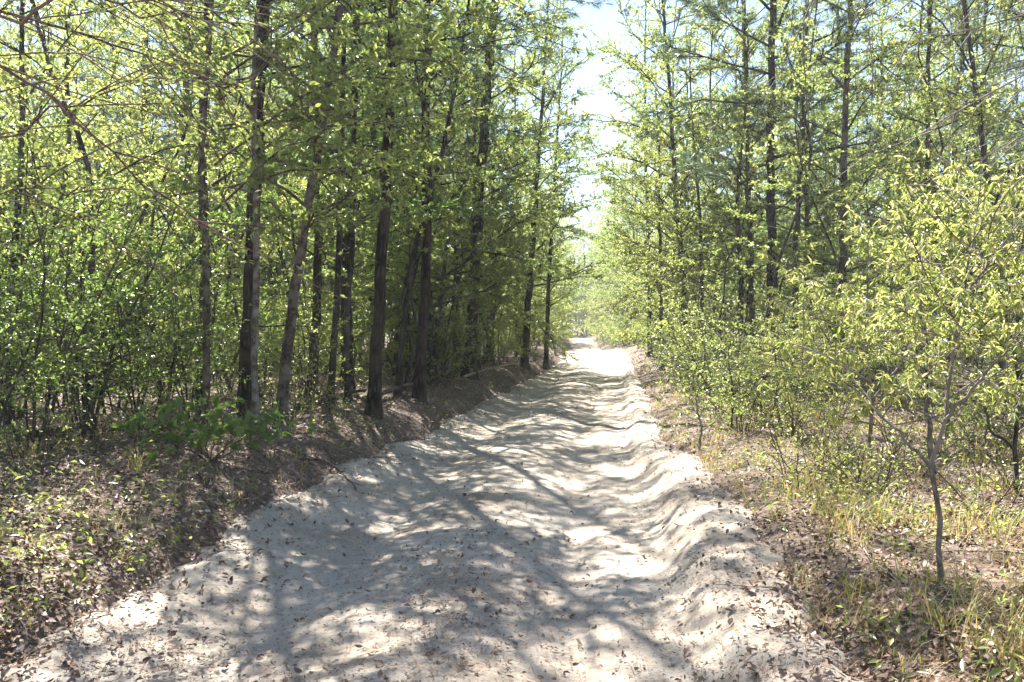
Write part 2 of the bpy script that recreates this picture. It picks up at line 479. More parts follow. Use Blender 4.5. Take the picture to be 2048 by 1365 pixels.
def tree(name, label, cat, trunk, rad, P, mats, rng, group=None, base=None, sides=10, extra=None):
    """a tree whose trunk follows the given world path: trunk, branches and crown are its parts"""
    base = trunk[0] if base is None else base
    root = thing(name, base, label, cat, group)
    T = np.asarray(trunk) - base
    t = Tubes(); n = max(14, len(T) * 3)
    hh = max(T[-1][2], 1); q = np.r_[0, .1 / hh, .24 / hh, .45 / hh, np.linspace(max(.06, .8 / hh), 1, n)]; path = interp_path(T, q)
    path[4:, :2] += rng.normal(size=(n, 2)) * .012 * rad[0] / .1
    rr = np.interp(q, np.linspace(0, 1, len(rad)), rad); rr[:4] *= np.array([1.85, 1.45, 1.2, 1.07]) * (1 + .05 * rng.normal(size=4))
    path[0, 2] -= .12
    t.add(path, rr, sides, .045, rng)
    if P['needle']:
        for _ in range(12):
            zt = rng.uniform(.07, .38); p0 = interp_path(path, zt)[0]; az = rng.uniform(0, 6.28); L = rng.uniform(.12, .9) ** 1.5
            t.add(bend(p0, (math.cos(az), math.sin(az), rng.uniform(-.2, .3)), L + rad[0], 4, rng, .2, (0, 0, -.06)), np.linspace(.013, .004, 4), 5)
    link('trunk', t.mesh('trunk', M[mats[0]]), root)
    tb = Tubes(); lv = Leaves(); tips = []
    grow(T, rad, P, rng, tb, lv, tips)
    if extra: extra(base, tb, lv, tips, rng)
    link('branches', tb.mesh('branches', M[mats[2] if len(mats) > 2 else mats[0]]), root)
    add_foliage(root, lv, tips, mats, rng, P)
    return root


# ------------------------------------------------------------------ ground and track
def build_ground():
    ys = np.unique(np.r_[np.linspace(-40, 1, 28), np.geomspace(1.2, 420, 420)])
    us = np.r_[-np.geomspace(4.2, 320, 70)[::-1], np.linspace(-4, 4, 90), np.geomspace(4.2, 320, 70)]
    Y, U = np.meshgrid(ys, us, indexing='ij')
    X = U + xc(np.clip(Y, -20, 120))
    Z = ground_z(X, Y) - .10 * sstep(1.95, 1.5, np.abs(X - xc(Y)))
    ny, nu = X.shape
    i = np.arange(ny - 1)[:, None] * nu + np.arange(nu - 1)[None]
    q = np.stack([i, i + 1, i + nu + 1, i + nu], -1).reshape(-1, 4)
    me = make_mesh('ground', np.stack([X, Y, Z], -1).reshape(-1, 3), q.ravel(), np.full(len(q), 4), M['floor'], True)
    tag(link('ground', me), 'brown leaf-strewn woodland floor with low banks along the track', 'ground', kind='structure')
    ys = np.r_[np.linspace(-12, 1.6, 90), np.geomspace(1.63, 200, 860)]
    us = np.linspace(-3.3, 3.3, 230)
    Y, U = np.meshgrid(ys, us, indexing='ij')
    X = U + xc(Y); Z = track_z(X, Y)
    ny, nu = X.shape
    i = np.arange(ny - 1)[:, None] * nu + np.arange(nu - 1)[None]
    q = np.stack([i, i + 1, i + nu + 1, i + nu], -1).reshape(-1, 4)
    zz = Z.reshape(-1) - ground_z(X, Y).reshape(-1)
    keep = (zz[q].max(1) > -.12)
    q = q[keep]
    used = np.unique(q); mp = np.zeros(ny * nu, np.int64); mp[used] = np.arange(len(used))
    me = make_mesh('road', np.stack([X, Y, Z], -1).reshape(-1, 3)[used], mp[q].ravel(), np.full(len(q), 4), M['sand'], True)
    tag(link('road', me), 'pale sandy track with soft ruts running into the wood', 'track', kind='structure')


build_ground()


def in_sand(x, y):
    u = x - xc(y)
    return sand_half(u, y) - np.abs(u)


def scatter(n, y0, y1, xl, xr, rng):
    y = np.exp(rng.uniform(math.log(y0), math.log(y1), n))
    x = rng.uniform(xl, xr, n) * (y + 1.2)
    return x, y


def flat_leaves(name, x, y, size, rng, mat, lift=.008, tilt=.45, aspect=.55, curl=.25, lab=None, cat=None):
    """curled leaves lying on the ground: two folded halves, bent lengthways"""
    n = len(x); z = surf_z(x, y) + lift + rng.uniform(0, .018, n)
    a = rng.uniform(0, 6.28, n)
    d = np.stack([np.cos(a), np.sin(a), rng.normal(size=n) * tilt], 1); d = norm(d)
    nr = np.stack([rng.normal(size=n) * tilt, rng.normal(size=n) * tilt, np.ones(n)], 1)
    s = norm(np.cross(d, nr)); nr = np.cross(s, d)
    P = np.stack([x, y, z], 1); L = size[:, None]
    c = (curl * rng.normal(size=n))[:, None] * L; w = L * aspect * .5 * rng.uniform(.5, 1.2, (n, 1))
    lift2 = (rng.uniform(-.1, .35, n))[:, None] * L * .5
    v = np.stack([P - d * L * .5 + nr * c, P - d * L * .12 + s * w + nr * lift2, P + d * L * .22 + s * w * .8 + nr * lift2,
                  P + d * L * .5 + nr * c, P + d * L * .22 - s * w * .8 + nr * lift2, P - d * L * .12 - s * w + nr * lift2, P + nr * .0], 1)
    b = np.arange(n)[:, None] * 7
    tri = np.array([0, 1, 6, 1, 2, 6, 2, 3, 6, 3, 4, 6, 4, 5, 6, 5, 0, 6])
    f = (b + tri).reshape(-1)
    me = make_mesh(name, v.reshape(-1, 3), f, np.full(n * 6, 3), mat)
    return tag(link(name, me), lab, cat, kind='stuff')


def build_litter():
    rng = np.random.default_rng(21)
    x, y = scatter(210000, 1.9, 60, -.85, .82, rng)
    s = in_sand(x, y); u = x - xc(y)
    pr = (.72 * sstep(.12, -.25, s) + .28 * sstep(.65, -.05, s) * sstep(-.2, .5, fbm(x * 2, y * 2, 54) + .3)) * np.where(u < 0, 1.0, .68 + .25 * fbm(x * .9, y * .9, 52)) + .012 * (s > 0)
    pr = np.where((u > 0), np.maximum(pr * (.55 + .75 * sstep(-.3, .4, fbm(x * .7, y * .7, 53))), .012 * (s > 0)), pr)
    k = rng.random(len(x)) < pr
    x, y = x[k], y[k]
    sz = rng.uniform(.018, .058, len(x)) * (1 + sstep(8, 40, y) * 1.2)
    flat_leaves('leaf_litter', x, y, sz, rng, M['litter'], lab='brown fallen leaves strewn over both banks', cat='leaf litter')
    # flecks and crumbs on the sand
    x, y = scatter(230000, 1.9, 34, -.75, .6, rng)
    u = x - xc(y); s = in_sand(x, y)
    pr = (s > 0) * (.22 + .9 * np.exp(-(u / .38) ** 2) * sstep(-.4, .4, fbm(x * 1.2, y * .7, 55)) + .75 * sstep(.9, .1, s) * sstep(-.3, .5, fbm(x * 1.4, y * 1.4, 56)) + .5 * sstep(.15, .6, fbm(x * .8, y * .8, 57)))
    k = rng.random(len(x)) < pr; x, y = x[k], y[k]
    sz = rng.lognormal(math.log(.0125), .55, len(x)).clip(.005, .05)
    flat_leaves('leaf_debris', x, y, sz, rng, M['debris'], .004, .3, .5, .2, lab='small dark leaf crumbs scattered on the sand', cat='debris')
    # pine straw : long thin slivers, on the left bank and in the track
    x, y = scatter(110000, 1.9, 36, -.85, .7, rng)
    u = x - xc(y); s = in_sand(x, y)
    pr = np.where(u < 0, .55 * sstep(.5, -.1, s) * sstep(4, 10, y) + .12, .30 * sstep(.2, -.1, s) + .05) + (s > 0) * (.22 * sstep(-.15, .5, fbm(x * .9, y * .6, 58)) + .5 * np.exp(-(u / .38) ** 2) * sstep(-.3, .4, fbm(x * 1.2, y * .7, 59)))
    k = rng.random(len(x)) < pr; x, y = x[k], y[k]; n = len(x)
    a = rng.uniform(0, 6.28, n); L = rng.uniform(.03, .15, n)
    z0 = surf_z(x, y) + .008
    dx, dy = np.cos(a) * L / 2, np.sin(a) * L / 2
    zA = surf_z(x - dx, y - dy) + .006 + rng.uniform(0, .012, n); zB = surf_z(x + dx, y + dy) + .006 + rng.uniform(0, .012, n)
    w = .0016 + .0006 * y / 6
    ox, oy = -np.sin(a) * w, np.cos(a) * w
    v = np.stack([np.stack([x - dx - ox, y - dy - oy, zA], 1), np.stack([x - dx + ox, y - dy + oy, zA], 1), np.stack([x + dx, y + dy, zB], 1)], 1)
    me = make_mesh('pine_straw', v.reshape(-1, 3), np.arange(3 * n), np.full(n, 3), M['straw'])
    tag(link('pine_straw', me), 'reddish pine needles lying on the banks and track edge', 'pine straw', kind='stuff')


build_litter()


def build_twigs():
    rng = np.random.default_rng(47)
    x, y = scatter(5200, 2.0, 22, -.8, .8, rng)
    s = in_sand(x, y)
    k = rng.random(len(x)) < np.where(s < -.05, .24, .0); x, y = x[k], y[k]
    t = Tubes()
    for a, b in zip(x, y):
        L = rng.lognormal(math.log(.20), .5); an = rng.uniform(0, 6.28); n = 4
        q = np.linspace(0, 1, n); dx = np.cos(an + .5 * rng.normal() * q) * L * q; dy = np.sin(an + .5 * rng.normal() * q) * L * q
        z = surf_z(a + dx, b + dy) + .012 + .03 * rng.random() * q
        t.add(np.stack([a + dx, b + dy, z], 1), np.linspace(.0045, .0018, n) * rng.uniform(.6, 1.4) * (1 + b / 25), 4)
    tag(link('twigs', t.mesh('twigs', M['grey_twig'])), 'small broken twigs littering both banks', 'twigs', kind='stuff')


build_twigs()


def build_clods():
    rng = np.random.default_rng(44)
    x, y = scatter(16000, 1.9, 22, -.7, .6, rng)
    u = x - xc(y); cen = np.where(u < 0, -1.35, 1.62)
    pr = np.exp(-((u - cen) / .26) ** 2) * np.where(u < 0, .05, .30) * sstep(.0, .5, fbm(x * 1.5, y * 1.5, 71)) + .004 * (np.abs(u) < 1.2)
    k = rng.random(len(x)) < pr; x, y = x[k], y[k]; n = len(x)
    r = rng.lognormal(math.log(.010), .5, n).clip(.004, .035)
    th = np.array([-.6, .15, .8]); m = 7
    V = []
    z = surf_z(x, y)
    a = np.arange(m) * 2 * math.pi / m
    rings = []
    for q in th:
        rr = math.cos(q) * r[:, None] * (1 + .28 * rng.normal(size=(n, m)))
        rings.append(np.stack([x[:, None] + rr * np.cos(a), y[:, None] + rr * np.sin(a), z[:, None] + r[:, None] * (.25 + .8 * math.sin(q)) + .12 * r[:, None] * rng.normal(size=(n, m))], -1))
    top = np.stack([x, y, z + r * 1.0], -1)[:, None]
    v = np.concatenate(rings + [top], 1)
    i = np.arange(m); j = (i + 1) % m
    q1 = np.stack([i, j, m + j, m + i], 1); q2 = q1 + m; t3 = np.stack([2 * m + i, 2 * m + j, np.full(m, 3 * m)], 1)
    loops = np.concatenate([q1.ravel(), q2.ravel(), t3.ravel()]); sizes = np.r_[np.full(2 * m, 4), np.full(m, 3)]
    L_ = (np.arange(n)[:, None] * (3 * m + 1) + loops).ravel()
    me = make_mesh('sand_clods', v.reshape(-1, 3), L_, np.tile(sizes, n), M['sand'], True)
    tag(link('sand_clods', me), 'crumbled lumps of damp sand along the eroded edges of the track', 'sand clods', kind='stuff')


build_clods()


def build_grass():
    rng = np.random.default_rng(31)
    x, y = scatter(26000, 1.9, 34, -.8, .82, rng)
    u = x - xc(y); s = in_sand(x, y)
    cl = fbm(x * 1.3, y * 1.3, 61)
    pr = (s < -.12) * np.where(u > 0, .7 * sstep(-.4, .4, cl), .42 * sstep(-.1, .4, cl) * sstep(11, 6, y))
    k = rng.random(len(x)) < pr; x, y = x[k], y[k]
    V = []; Fn = 0
    per = 9; n = len(x)
    X = np.repeat(x, per) + rng.normal(size=n * per) * .03; Y = np.repeat(y, per) + rng.normal(size=n * per) * .03
    Z = surf_z(X, Y) - .01
    tall = (u[k] > 2.3) & (rng.random(n) < .36) & (y > 4)
    h = np.repeat(np.where(tall, 1.8, 1.0) * rng.uniform(.03, .15, n) * (1 + .9 * (rng.random(n) < .12)), per) * rng.uniform(.5, 1.2, n * per)
    a = rng.uniform(0, 6.28, n * per); ln = h * rng.uniform(.3, 1.7, n * per)
    w = .0015 + .0008 * Y / 5
    ox, oy = -np.sin(a) * w, np.cos(a) * w
    P0 = np.stack([X, Y, Z], 1); O = np.stack([ox, oy, 0 * ox], 1)
    P1 = P0 + np.stack([np.cos(a) * ln * .35, np.sin(a) * ln * .35, h * .65], 1)
    P2 = P0 + np.stack([np.cos(a) * ln, np.sin(a) * ln, h], 1)
    v = np.stack([P0 - O, P0 + O, P1 + O * .8, P2, P1 - O * .8], 1)
    b = np.arange(len(X)) * 5
    f = np.stack([b, b + 1, b + 2, b + 4, b + 4, b + 2, b + 3], 1).reshape(-1)
    me = make_mesh('grass', v.reshape(-1, 3), f, np.tile([4, 3], len(X)), M['grass'])
    tag(link('grass', me), 'thin green and tan grass blades on both banks', 'grass', kind='stuff')
    # low leafy ground cover: sprigs of small leaves
    x, y = scatter(22000, 2.1, 34, -.85, .82, rng)
    u = x - xc(y); s = in_sand(x, y); cl = fbm(x * .9, y * .9, 63)
    pr = (s < -.15) * np.where(u > 0, .5, .5) * sstep(-.3, .35, cl)
    k = rng.random(len(x)) < pr; x, y = x[k], y[k]
    lv = Leaves()
    for a, b in zip(x, y):
        m = rng.integers(5, 13); hh = rng.uniform(.05, .28); z = float(surf_z(a, b))
        t = rng.random(m)
        p = np.stack([a + rng.normal(size=m) * .05 * (1 + t), b + rng.normal(size=m) * .05 * (1 + t), z + .01 + t * hh], 1)
        d = rng.normal(size=(m, 3)); d[:, 2] = np.abs(d[:, 2]) * .5 + .1
        lv.add(p, d, rng.uniform(.022, .06) * rng.uniform(.7, 1.2, m), .42)
    tag(link('ground_cover', lv.mesh('ground_cover', M['leaf_yellow'], rng, .1, .9)), 'low green seedlings and sprigs covering the banks', 'ground cover', kind='stuff')


build_grass()

# ------------------------------------------------------------------ the trees one can point at
rng0 = np.random.default_rng(101)


def px_trunk(pts, d, top, wpx, rng, lean_end=0.0, taper=.16):
    """pixel path (bottom first) at depth d -> world path prolonged to height top, with radii"""
    P = [at(a, b, d) for a, b in pts]
    gx, gy = P[0][0], P[0][1]
    P[0] = np.array([gx, gy, float(surf_z(gx, gy))])
    P = [p for i, p in enumerate(P) if i == 0 or p[2] > P[0][2] + .15]
    v = P[-1] - P[max(0, len(P) - 3)]; v = v / max(v[2], .1)
    z = P[-1][2]
    while z < top:
        st = min(1.6, top - z + .01); v[:2] *= .8
        P.append(P[-1] + np.array([v[0] * st + rng.normal() * .05, v[1] * st + rng.normal() * .05, st])); z = P[-1][2]
    P = np.array(P)
    q = np.linspace(0, 1, 14); path = interp_path(P, q)
    r = wpx * .75 / 2 / FPX * d
    rad = r * (1 - (1 - taper) * np.linspace(0, 1, 14) ** 1.1)
    return path, rad


def depth_of(px, py):
    return float(foot(px, py)[1])


P_pineHero = dict(PINE, limbs=46, **{'from': .26})
P_hardHero = dict(HARD, limbs=36, reach=2.7, **{'from': .16})
P_thin = dict(HARD, limbs=24, reach=1.8, twig_len=.55, **{'from': .22})
heroes = [
    # name, label, pixels bottom->top, (depth px or m), top, width px, params, mats
    ('pine_tree', 'dark straight pine close behind the pale slim trunk on the left bank', [(490, 832), (497, 650), (508, 420), (520, 160), (530, 0)], None, 17, 40, P_pineHero, ('pine_bark', None)),
    ('hardwood_tree', 'slim pale mottled trunk pressed against a dark pine', [(512, 850), (508, 700), (514, 520), (510, 340), (505, 190), (516, 0)], 9.6, 11, 19, P_thin, ('pale_bark', 'leaf_green')),
    ('hardwood_tree', 'mottled brown trunk leaning toward the track from the left bank', [(560, 862), (574, 700), (600, 500), (624, 360), (652, 200), (680, 20)], None, 12, 29, dict(P_hardHero, reach=2.2), ('brown_bark', 'leaf_green')),
    ('hardwood_tree', 'dark trunk just behind the leaning mottled tree', [(624, 800), (632, 640), (636, 480), (628, 200)], 14.5, 13, 26, P_hardHero, ('dark_bark', 'leaf_mid')),
    ('hardwood_tree', 'thin dark trunk swaying left of a thinner crooked one', [(660, 812), (672, 640), (680, 470), (684, 210)], 13.2, 12, 19, P_thin, ('dark_bark', 'leaf_green')),
    ('hardwood_tree', 'thin crooked dark trunk standing just left of the broad bark pine', [(697, 812), (690, 670), (703, 520), (706, 330)], 13.6, 11, 17, P_thin, ('dark_bark', 'leaf_green')),
    ('pine_tree', 'broad rough-barked pine nearest the track on the shaded left bank', [(747, 832), (757, 640), (768, 450), (782, 80)], None, 18, 34, P_pineHero, ('pine_bark', None)),
    ('hardwood_tree', 'slender dark trunk leaning right beside the broad pine', [(796, 800), (804, 670), (822, 540), (846, 430), (880, 330)], 15.0, 10, 19, P_thin, ('dark_bark', 'leaf_green')),
    ('pine_tree', 'pine with ragged vine-clad foot between two larger pines', [(838, 802), (848, 640), (855, 430), (850, 90)], None, 17, 29, P_pineHero, ('pine_bark', None)),
    ('pine_tree', 'straight red-brown pine right at the lip of the track bank', [(938, 756), (948, 580), (958, 400), (972, 190), (985, 40)], None, 21, 33, dict(P_pineHero, reach=3.4), ('pine_bark', None)),
    ('hardwood_tree', 'leaning trunk behind the vine-clad pine, forking low', [(868, 770), (880, 600), (905, 420), (950, 360), (1000, 345), (1060, 320)], 19, 4.6, 15, P_thin, ('dark_bark', 'leaf_green')),
    ('hardwood_tree', 'leafy tree overhanging the track beyond the lip pine', [(1048, 735), (1056, 620), (1066, 480), (1075, 330)], None, 15, 20, dict(P_hardHero, reach=3.5, limbs=46), ('dark_bark', 'leaf_green')),
    ('hardwood_tree', 'dark bushy-topped tree far left of the pale slim trunk', [(404, 830), (410, 620), (404, 320), (408, 150)], 12.5, 11, 30, dict(P_hardHero, limbs=24, leaves=60, thin=.8), ('dark_bark', 'leaf_yellow')),
    ('hardwood_tree', 'bowed tree curving up and away at the far left of the wood', [(176, 760), (184, 480), (178, 340), (152, 250), (108, 170), (62, 0)], 10.5, 8.5, 20, dict(P_hardHero, limbs=18, leaves=50, thin=.8, reach=2.2), ('dark_bark', 'leaf_yellow')),
    ('hardwood_tree', 'leafy trunk at the left end of the glossy thicket', [(18, 800), (24, 560), (40, 380), (44, 150)], 9.5, 8, 22, dict(P_hardHero, limbs=18, leaves=50, thin=.8, reach=2.0), ('dark_bark', 'leaf_yellow')),
    ('pine_tree', 'tall dark pine with long level limbs right of the track', [(1541, 760), (1543, 500), (1541, 250), (1546, 0)], 19.5, 18, 27, dict(P_pineHero, reach=3.9, per=44, limbs=52, **{'from': .2}), ('pine_bark', None)),
    ('hardwood_tree', 'slim forked dark tree beside the long-limbed pine', [(1592, 760), (1590, 560), (1594, 420), (1606, 250)], 18, 11, 17, P_thin, ('dark_bark', 'leaf_green')),
    ('hardwood_tree', 'lichen-speckled straight trunk right of the forked dark tree', [(1686, 740), (1686, 500), (1690, 230), (1700, 0)], 16.5, 14, 23, dict(P_hardHero, reach=2.6, leaves=44), ('brown_bark', 'leaf_yellow')),
    ('hardwood_tree', 'slender trunk behind the yellow drooping sapling', [(1858, 740), (1858, 420), (1855, 200)], 15.5, 12, 18, P_thin, ('dark_bark', 'leaf_green')),
    ('hardwood_tree', 'trunk bending left at the far right of the wood', [(2010, 760), (1990, 470), (1962, 270), (1935, 60)], 13.5, 12, 19, dict(P_hardHero, leaves=60), ('dark_bark', 'leaf_yellow')),
    ('hardwood_tree', 'bent dark stem among pale foliage near the right verge', [(1478, 730), (1482, 530), (1472, 420), (1490, 240)], 20, 9, 17, P_thin, ('dark_bark', 'leaf_yellow')),
    ('hardwood_tree', 'slim straight tree at the right verge where the track narrows', [(1324, 718), (1322, 560), (1318, 400)], 27, 10, 12, dict(P_thin, reach=2.2), ('dark_bark', 'leaf_yellow')),
    ('hardwood_tree', 'full-crowned airy tree leaning its boughs toward the track from the right verge', [(1372, 722), (1366, 560), (1352, 400), (1340, 200), (1330, 60)], 24, 15, 17, dict(P_hardHero, reach=3.3, limbs=50, thin=.2), ('dark_bark', 'leaf_yellow')),
    ('hardwood_tree', 'tall airy tree between the bent dark stem and the long-limbed pine', [(1508, 735), (1502, 540), (1496, 320), (1488, 60)], 21.5, 15, 16, dict(P_hardHero, reach=3.0, limbs=40, thin=.3, leaves=60), ('dark_bark', 'leaf_green')),
    ('hardwood_tree', 'straight leafy tree narrowing the sky gap from beyond the right verge', [(1300, 705), (1298, 540), (1292, 330), (1290, 120)], 36, 17, 13, dict(P_hardHero, reach=2.5, limbs=46, thin=.2), ('dark_bark', 'leaf_yellow')),
    ('hardwood_tree', 'leafy tree leaning over the left lip of the track far ahead', [(1092, 700), (1098, 560), (1108, 380), (1120, 180)], 33, 15, 13, dict(P_hardHero, reach=2.5, limbs=50, thin=.2), ('dark_bark', 'leaf_green')),
    ('hardwood_tree', 'paired slim stem leaning over the right verge', [(1402, 740), (1404, 560), (1400, 430), (1388, 300)], 23, 10, 12, dict(P_thin, reach=2.3), ('dark_bark', 'leaf_yellow')),
]
TREE_SPOTS = []
for nm, lab, pts, d, top, wpx, P, mats in heroes:
    d = depth_of(*pts[0]) if d is None else d
    path, rad = px_trunk(pts, d, top, wpx, rng0)
    tree(nm, lab, 'pine' if nm == 'pine_tree' else 'tree', path, rad, P, mats, rng0)
    TREE_SPOTS.append((path[0][0], path[0][1]))

# ------------------------------------------------------------------ kinds of trees for the rest of the wood
def proto_tree(name, seed, H, r, P, mats, sway=.25):
    rng = np.random.default_rng(seed)
    n = 12; z = np.linspace(0, H, n)
    wx = np.cumsum(rng.normal(size=n)) * sway * .25; wy = np.cumsum(rng.normal(size=n)) * sway * .25
    path = np.stack([wx - wx[0], wy - wy[0], z], 1)
    rad = r * (1 - .9 * np.linspace(0, 1, n))
    return tree(name, '', '', path, rad, P, mats, rng, base=np.zeros(3), sides=8)


hard_kinds = [
    proto_tree('hardwood_tree', 1, 12, .075, dict(HARD, limbs=40), ('dark_bark', 'leaf_green')),
    proto_tree('hardwood_tree', 2, 9, .055, dict(HARD, limbs=36, reach=2.5, **{'from': .06}), ('dark_bark', 'leaf_yellow'), .4),
    proto_tree('hardwood_tree', 3, 14, .095, dict(HARD, limbs=44, reach=3.1, **{'from': .14}), ('brown_bark', 'leaf_green')),
    proto_tree('hardwood_tree', 4, 10, .05, dict(HARD, limbs=36, reach=2.3, leaf=.055, leaves=110, **{'from': .07}), ('dark_bark', 'leaf_mid'), .35),
    proto_tree('hardwood_tree', 5, 7, .035, dict(HARD, limbs=32, reach=2.0, twig_len=.55, **{'from': .05}), ('dark_bark', 'leaf_yellow'), .4),
    proto_tree('hardwood_tree', 6, 8, .04, dict(HARD, limbs=34, reach=2.4, leaf=.058, elev=.12, **{'from': .06}), ('dark_bark', 'leaf_green'), .4),
]
pole_kinds = [
    proto_tree('pole_tree', 21, 9, .030, dict(HARD, limbs=22, reach=1.3, twig_len=.45, leaf=.055, **{'from': .22}), ('dark_bark', 'leaf_green'), .5),
    proto_tree('pole_tree', 22, 7, .024, dict(HARD, limbs=20, reach=1.2, twig_len=.45, leaf=.055, **{'from': .15}), ('dark_bark', 'leaf_yellow'), .6),
]
pine_kinds = [
    proto_tree('pine_tree', 11, 17, .15, dict(PINE, limbs=36), ('pine_bark', None), .2),
    proto_tree('pine_tree', 12, 14, .11, dict(PINE, limbs=36, reach=2.3, **{'from': .25}), ('pine_bark', None), .2),
]
for k in hard_kinds + pine_kinds + pole_kinds:
    k['category'] = 'pine' if k.name.startswith('pine') else 'tree'

used = set()


def place(kind, x, y, s, rng, label, group):
    loc = (x, y, float(ground_z(x, y)) - .03); rz = rng.uniform(0, 6.28); sc = (s * rng.uniform(.9, 1.15),) * 2 + (s * rng.uniform(.9, 1.15),)
    if kind.name not in used:
        used.add(kind.name); o = kind
        o.location = loc; o.rotation_euler = (0, 0, rz); o.scale = sc; o['label'] = label; o['group'] = group
        return o
    return dup(kind, loc, rz, sc, label, group)


def wood():
    rng = np.random.default_rng(55)
    spots = list(TREE_SPOTS); nh = npn = 0
    tries = 0
    while nh + npn < 178 and tries < 60000:
        tries += 1
        left = rng.random() < .55
        y = 9 + 75 * rng.random() ** 1.25
        edge = 3.0 if left else 3.9
        if not left and y < 17: edge = 4.6
        u = edge + (.66 * y + 2) * rng.random() ** 1.15
        x = float(xc(y)) + (-u if left else u)
        if abs(x) > .68 * y + 2: continue
        if not left and (y < 12.5 or (y < 20.5 and 1430 < 1024 + 1700 * x / y < 1745)): continue
        gap = (1.6 if y > 13 else 2.2) + y * .012
        if any((x - a) ** 2 + (y - b) ** 2 < gap * gap for a, b in spots): continue
        spots.append((x, y))
        side = 'left' if left else 'right'
        if rng.random() < .17 and npn < 60 and not (left and x < -4.2 and y < 25):
            npn += 1
            place(pine_kinds[rng.integers(2)], x, y, rng.uniform(.85, 1.15), rng, f'dark pine among the crowded trees deep in the wood {"left" if left else "right"} of the track', f'pines deep in the wood {side} of the track')
        else:
            nh += 1
            if left and x < -4.2 and y < 25: k = rng.choice([1, 4, 5, 4])
            elif u < edge + 2.2: k = rng.choice([1, 4, 5, 5, 4, 0])
            elif left: k = rng.integers(6)
            else: k = rng.choice([0, 1, 1, 4, 5, 2, 4])
            band = 'near' if y < 30 else 'far'
            lab = {('left', 'near'): 'slender leafy tree crowded among others in the wood left of the track',
                   ('left', 'far'): 'small distant leafy tree far along the left side of the track',
                   ('right', 'near'): 'slender leafy tree crowded among others in the wood right of the track',
                   ('right', 'far'): 'small distant pale-green tree far along the right side of the track'}[(side, band)]
            place(hard_kinds[k], x, y, rng.uniform(.8, 1.2), rng, lab, f'{band} leafy trees {side} of the track')
    for y, u, k, sc in [(19, -2.9, 0, 1.15), (24.5, -2.8, 2, 1.05), (29, -3.1, 0, 1.2), (36, -3.0, 0, 1.2), (24, 3.9, 1, 1.2), (30, 3.6, 1, 1.4), (34, 3.5, 0, 1.15), (41, 3.6, 1, 1.4)]:
        x = float(xc(y)) + u; spots.append((x, y))
        place(hard_kinds[k], x, y, sc, rng, 'spreading leafy tree whose boughs shade the track from the %s lip of its bank' % ('left' if u < 0 else 'right'), 'spreading trees on the %s lip of the track' % ('left' if u < 0 else 'right'))
    for i in range(62):
        left = i % 5 < 3
        y = rng.uniform(25, 52); x = rng.uniform(.12, .62) * y * (-1 if left else 1) + (0 if left else 4)
        place(hard_kinds[rng.choice([0, 2, 2, 3])], x, y, rng.uniform(1.05, 1.4), rng, 'tall leafy tree filling the canopy well back in the wood %s of the track' % ('left' if left else 'right'), 'tall canopy trees %s of the track' % ('left' if left else 'right'))
    n = 0
    while n < 112:
        left = n % 3 != 0
        y = 11.5 + 26 * rng.random() ** 1.2; u = (2.7 if left else 3.6) + 9 * rng.random() ** 1.4
        x = float(xc(y)) + (-u if left else u)
        if abs(x) > .66 * y or (not left and y < 14) or any((x - a) ** 2 + (y - b) ** 2 < .5 for a, b in spots): continue
        spots.append((x, y)); n += 1
        side = 'left' if left else 'right'
        place(pole_kinds[rng.integers(2)], x, y, rng.uniform(.75, 1.25), rng, 'pole-thin young tree squeezed between thicker trunks %s of the track' % side, 'pole-thin young trees %s of the track' % side)
    # the verge trees that wall in the far end of the track
    for y in np.arange(26, 108, 4.0):
        for sgn in (-1, 1):
            if rng.random() < .15: continue
            x = float(xc(y)) + sgn * (2.7 + rng.uniform(0, 1.3)) + (0.5 if sgn > 0 and y < 50 else 0)
            k = hard_kinds[rng.choice([1, 5, 4, 0, 1])]
            place(k, x, y + rng.uniform(-2, 2), rng.uniform(.85, 1.15) + .25 * (y > 50), rng,
                  'pale-green verge tree walling in the far stretch of the track on the ' + ('left' if sgn < 0 else 'right'), 'verge trees on the %s of the far track' % ('left' if sgn < 0 else 'right'))

    for i in range(16):
        place(hard_kinds[3], 8.5 + rng.uniform(-4, 4.5), rng.uniform(113, 124), rng.uniform(1.0, 1.4), rng, 'dark leafy tree closing the tunnel at the far end of the track', 'dark trees closing the far end of the track')
    for i in range(46):
        y = rng.uniform(86, 135); x = float(xc(min(y, 106))) + rng.uniform(-7, 9)
        if abs(x - float(xc(y))) < 2.8: continue
        place(hard_kinds[rng.choice([0, 2, 1, 3])], x, y, rng.uniform(1.3, 1.8), rng, 'distant green tree closing the view where the track bends out of sight', 'trees closing the far end of the track')


wood()


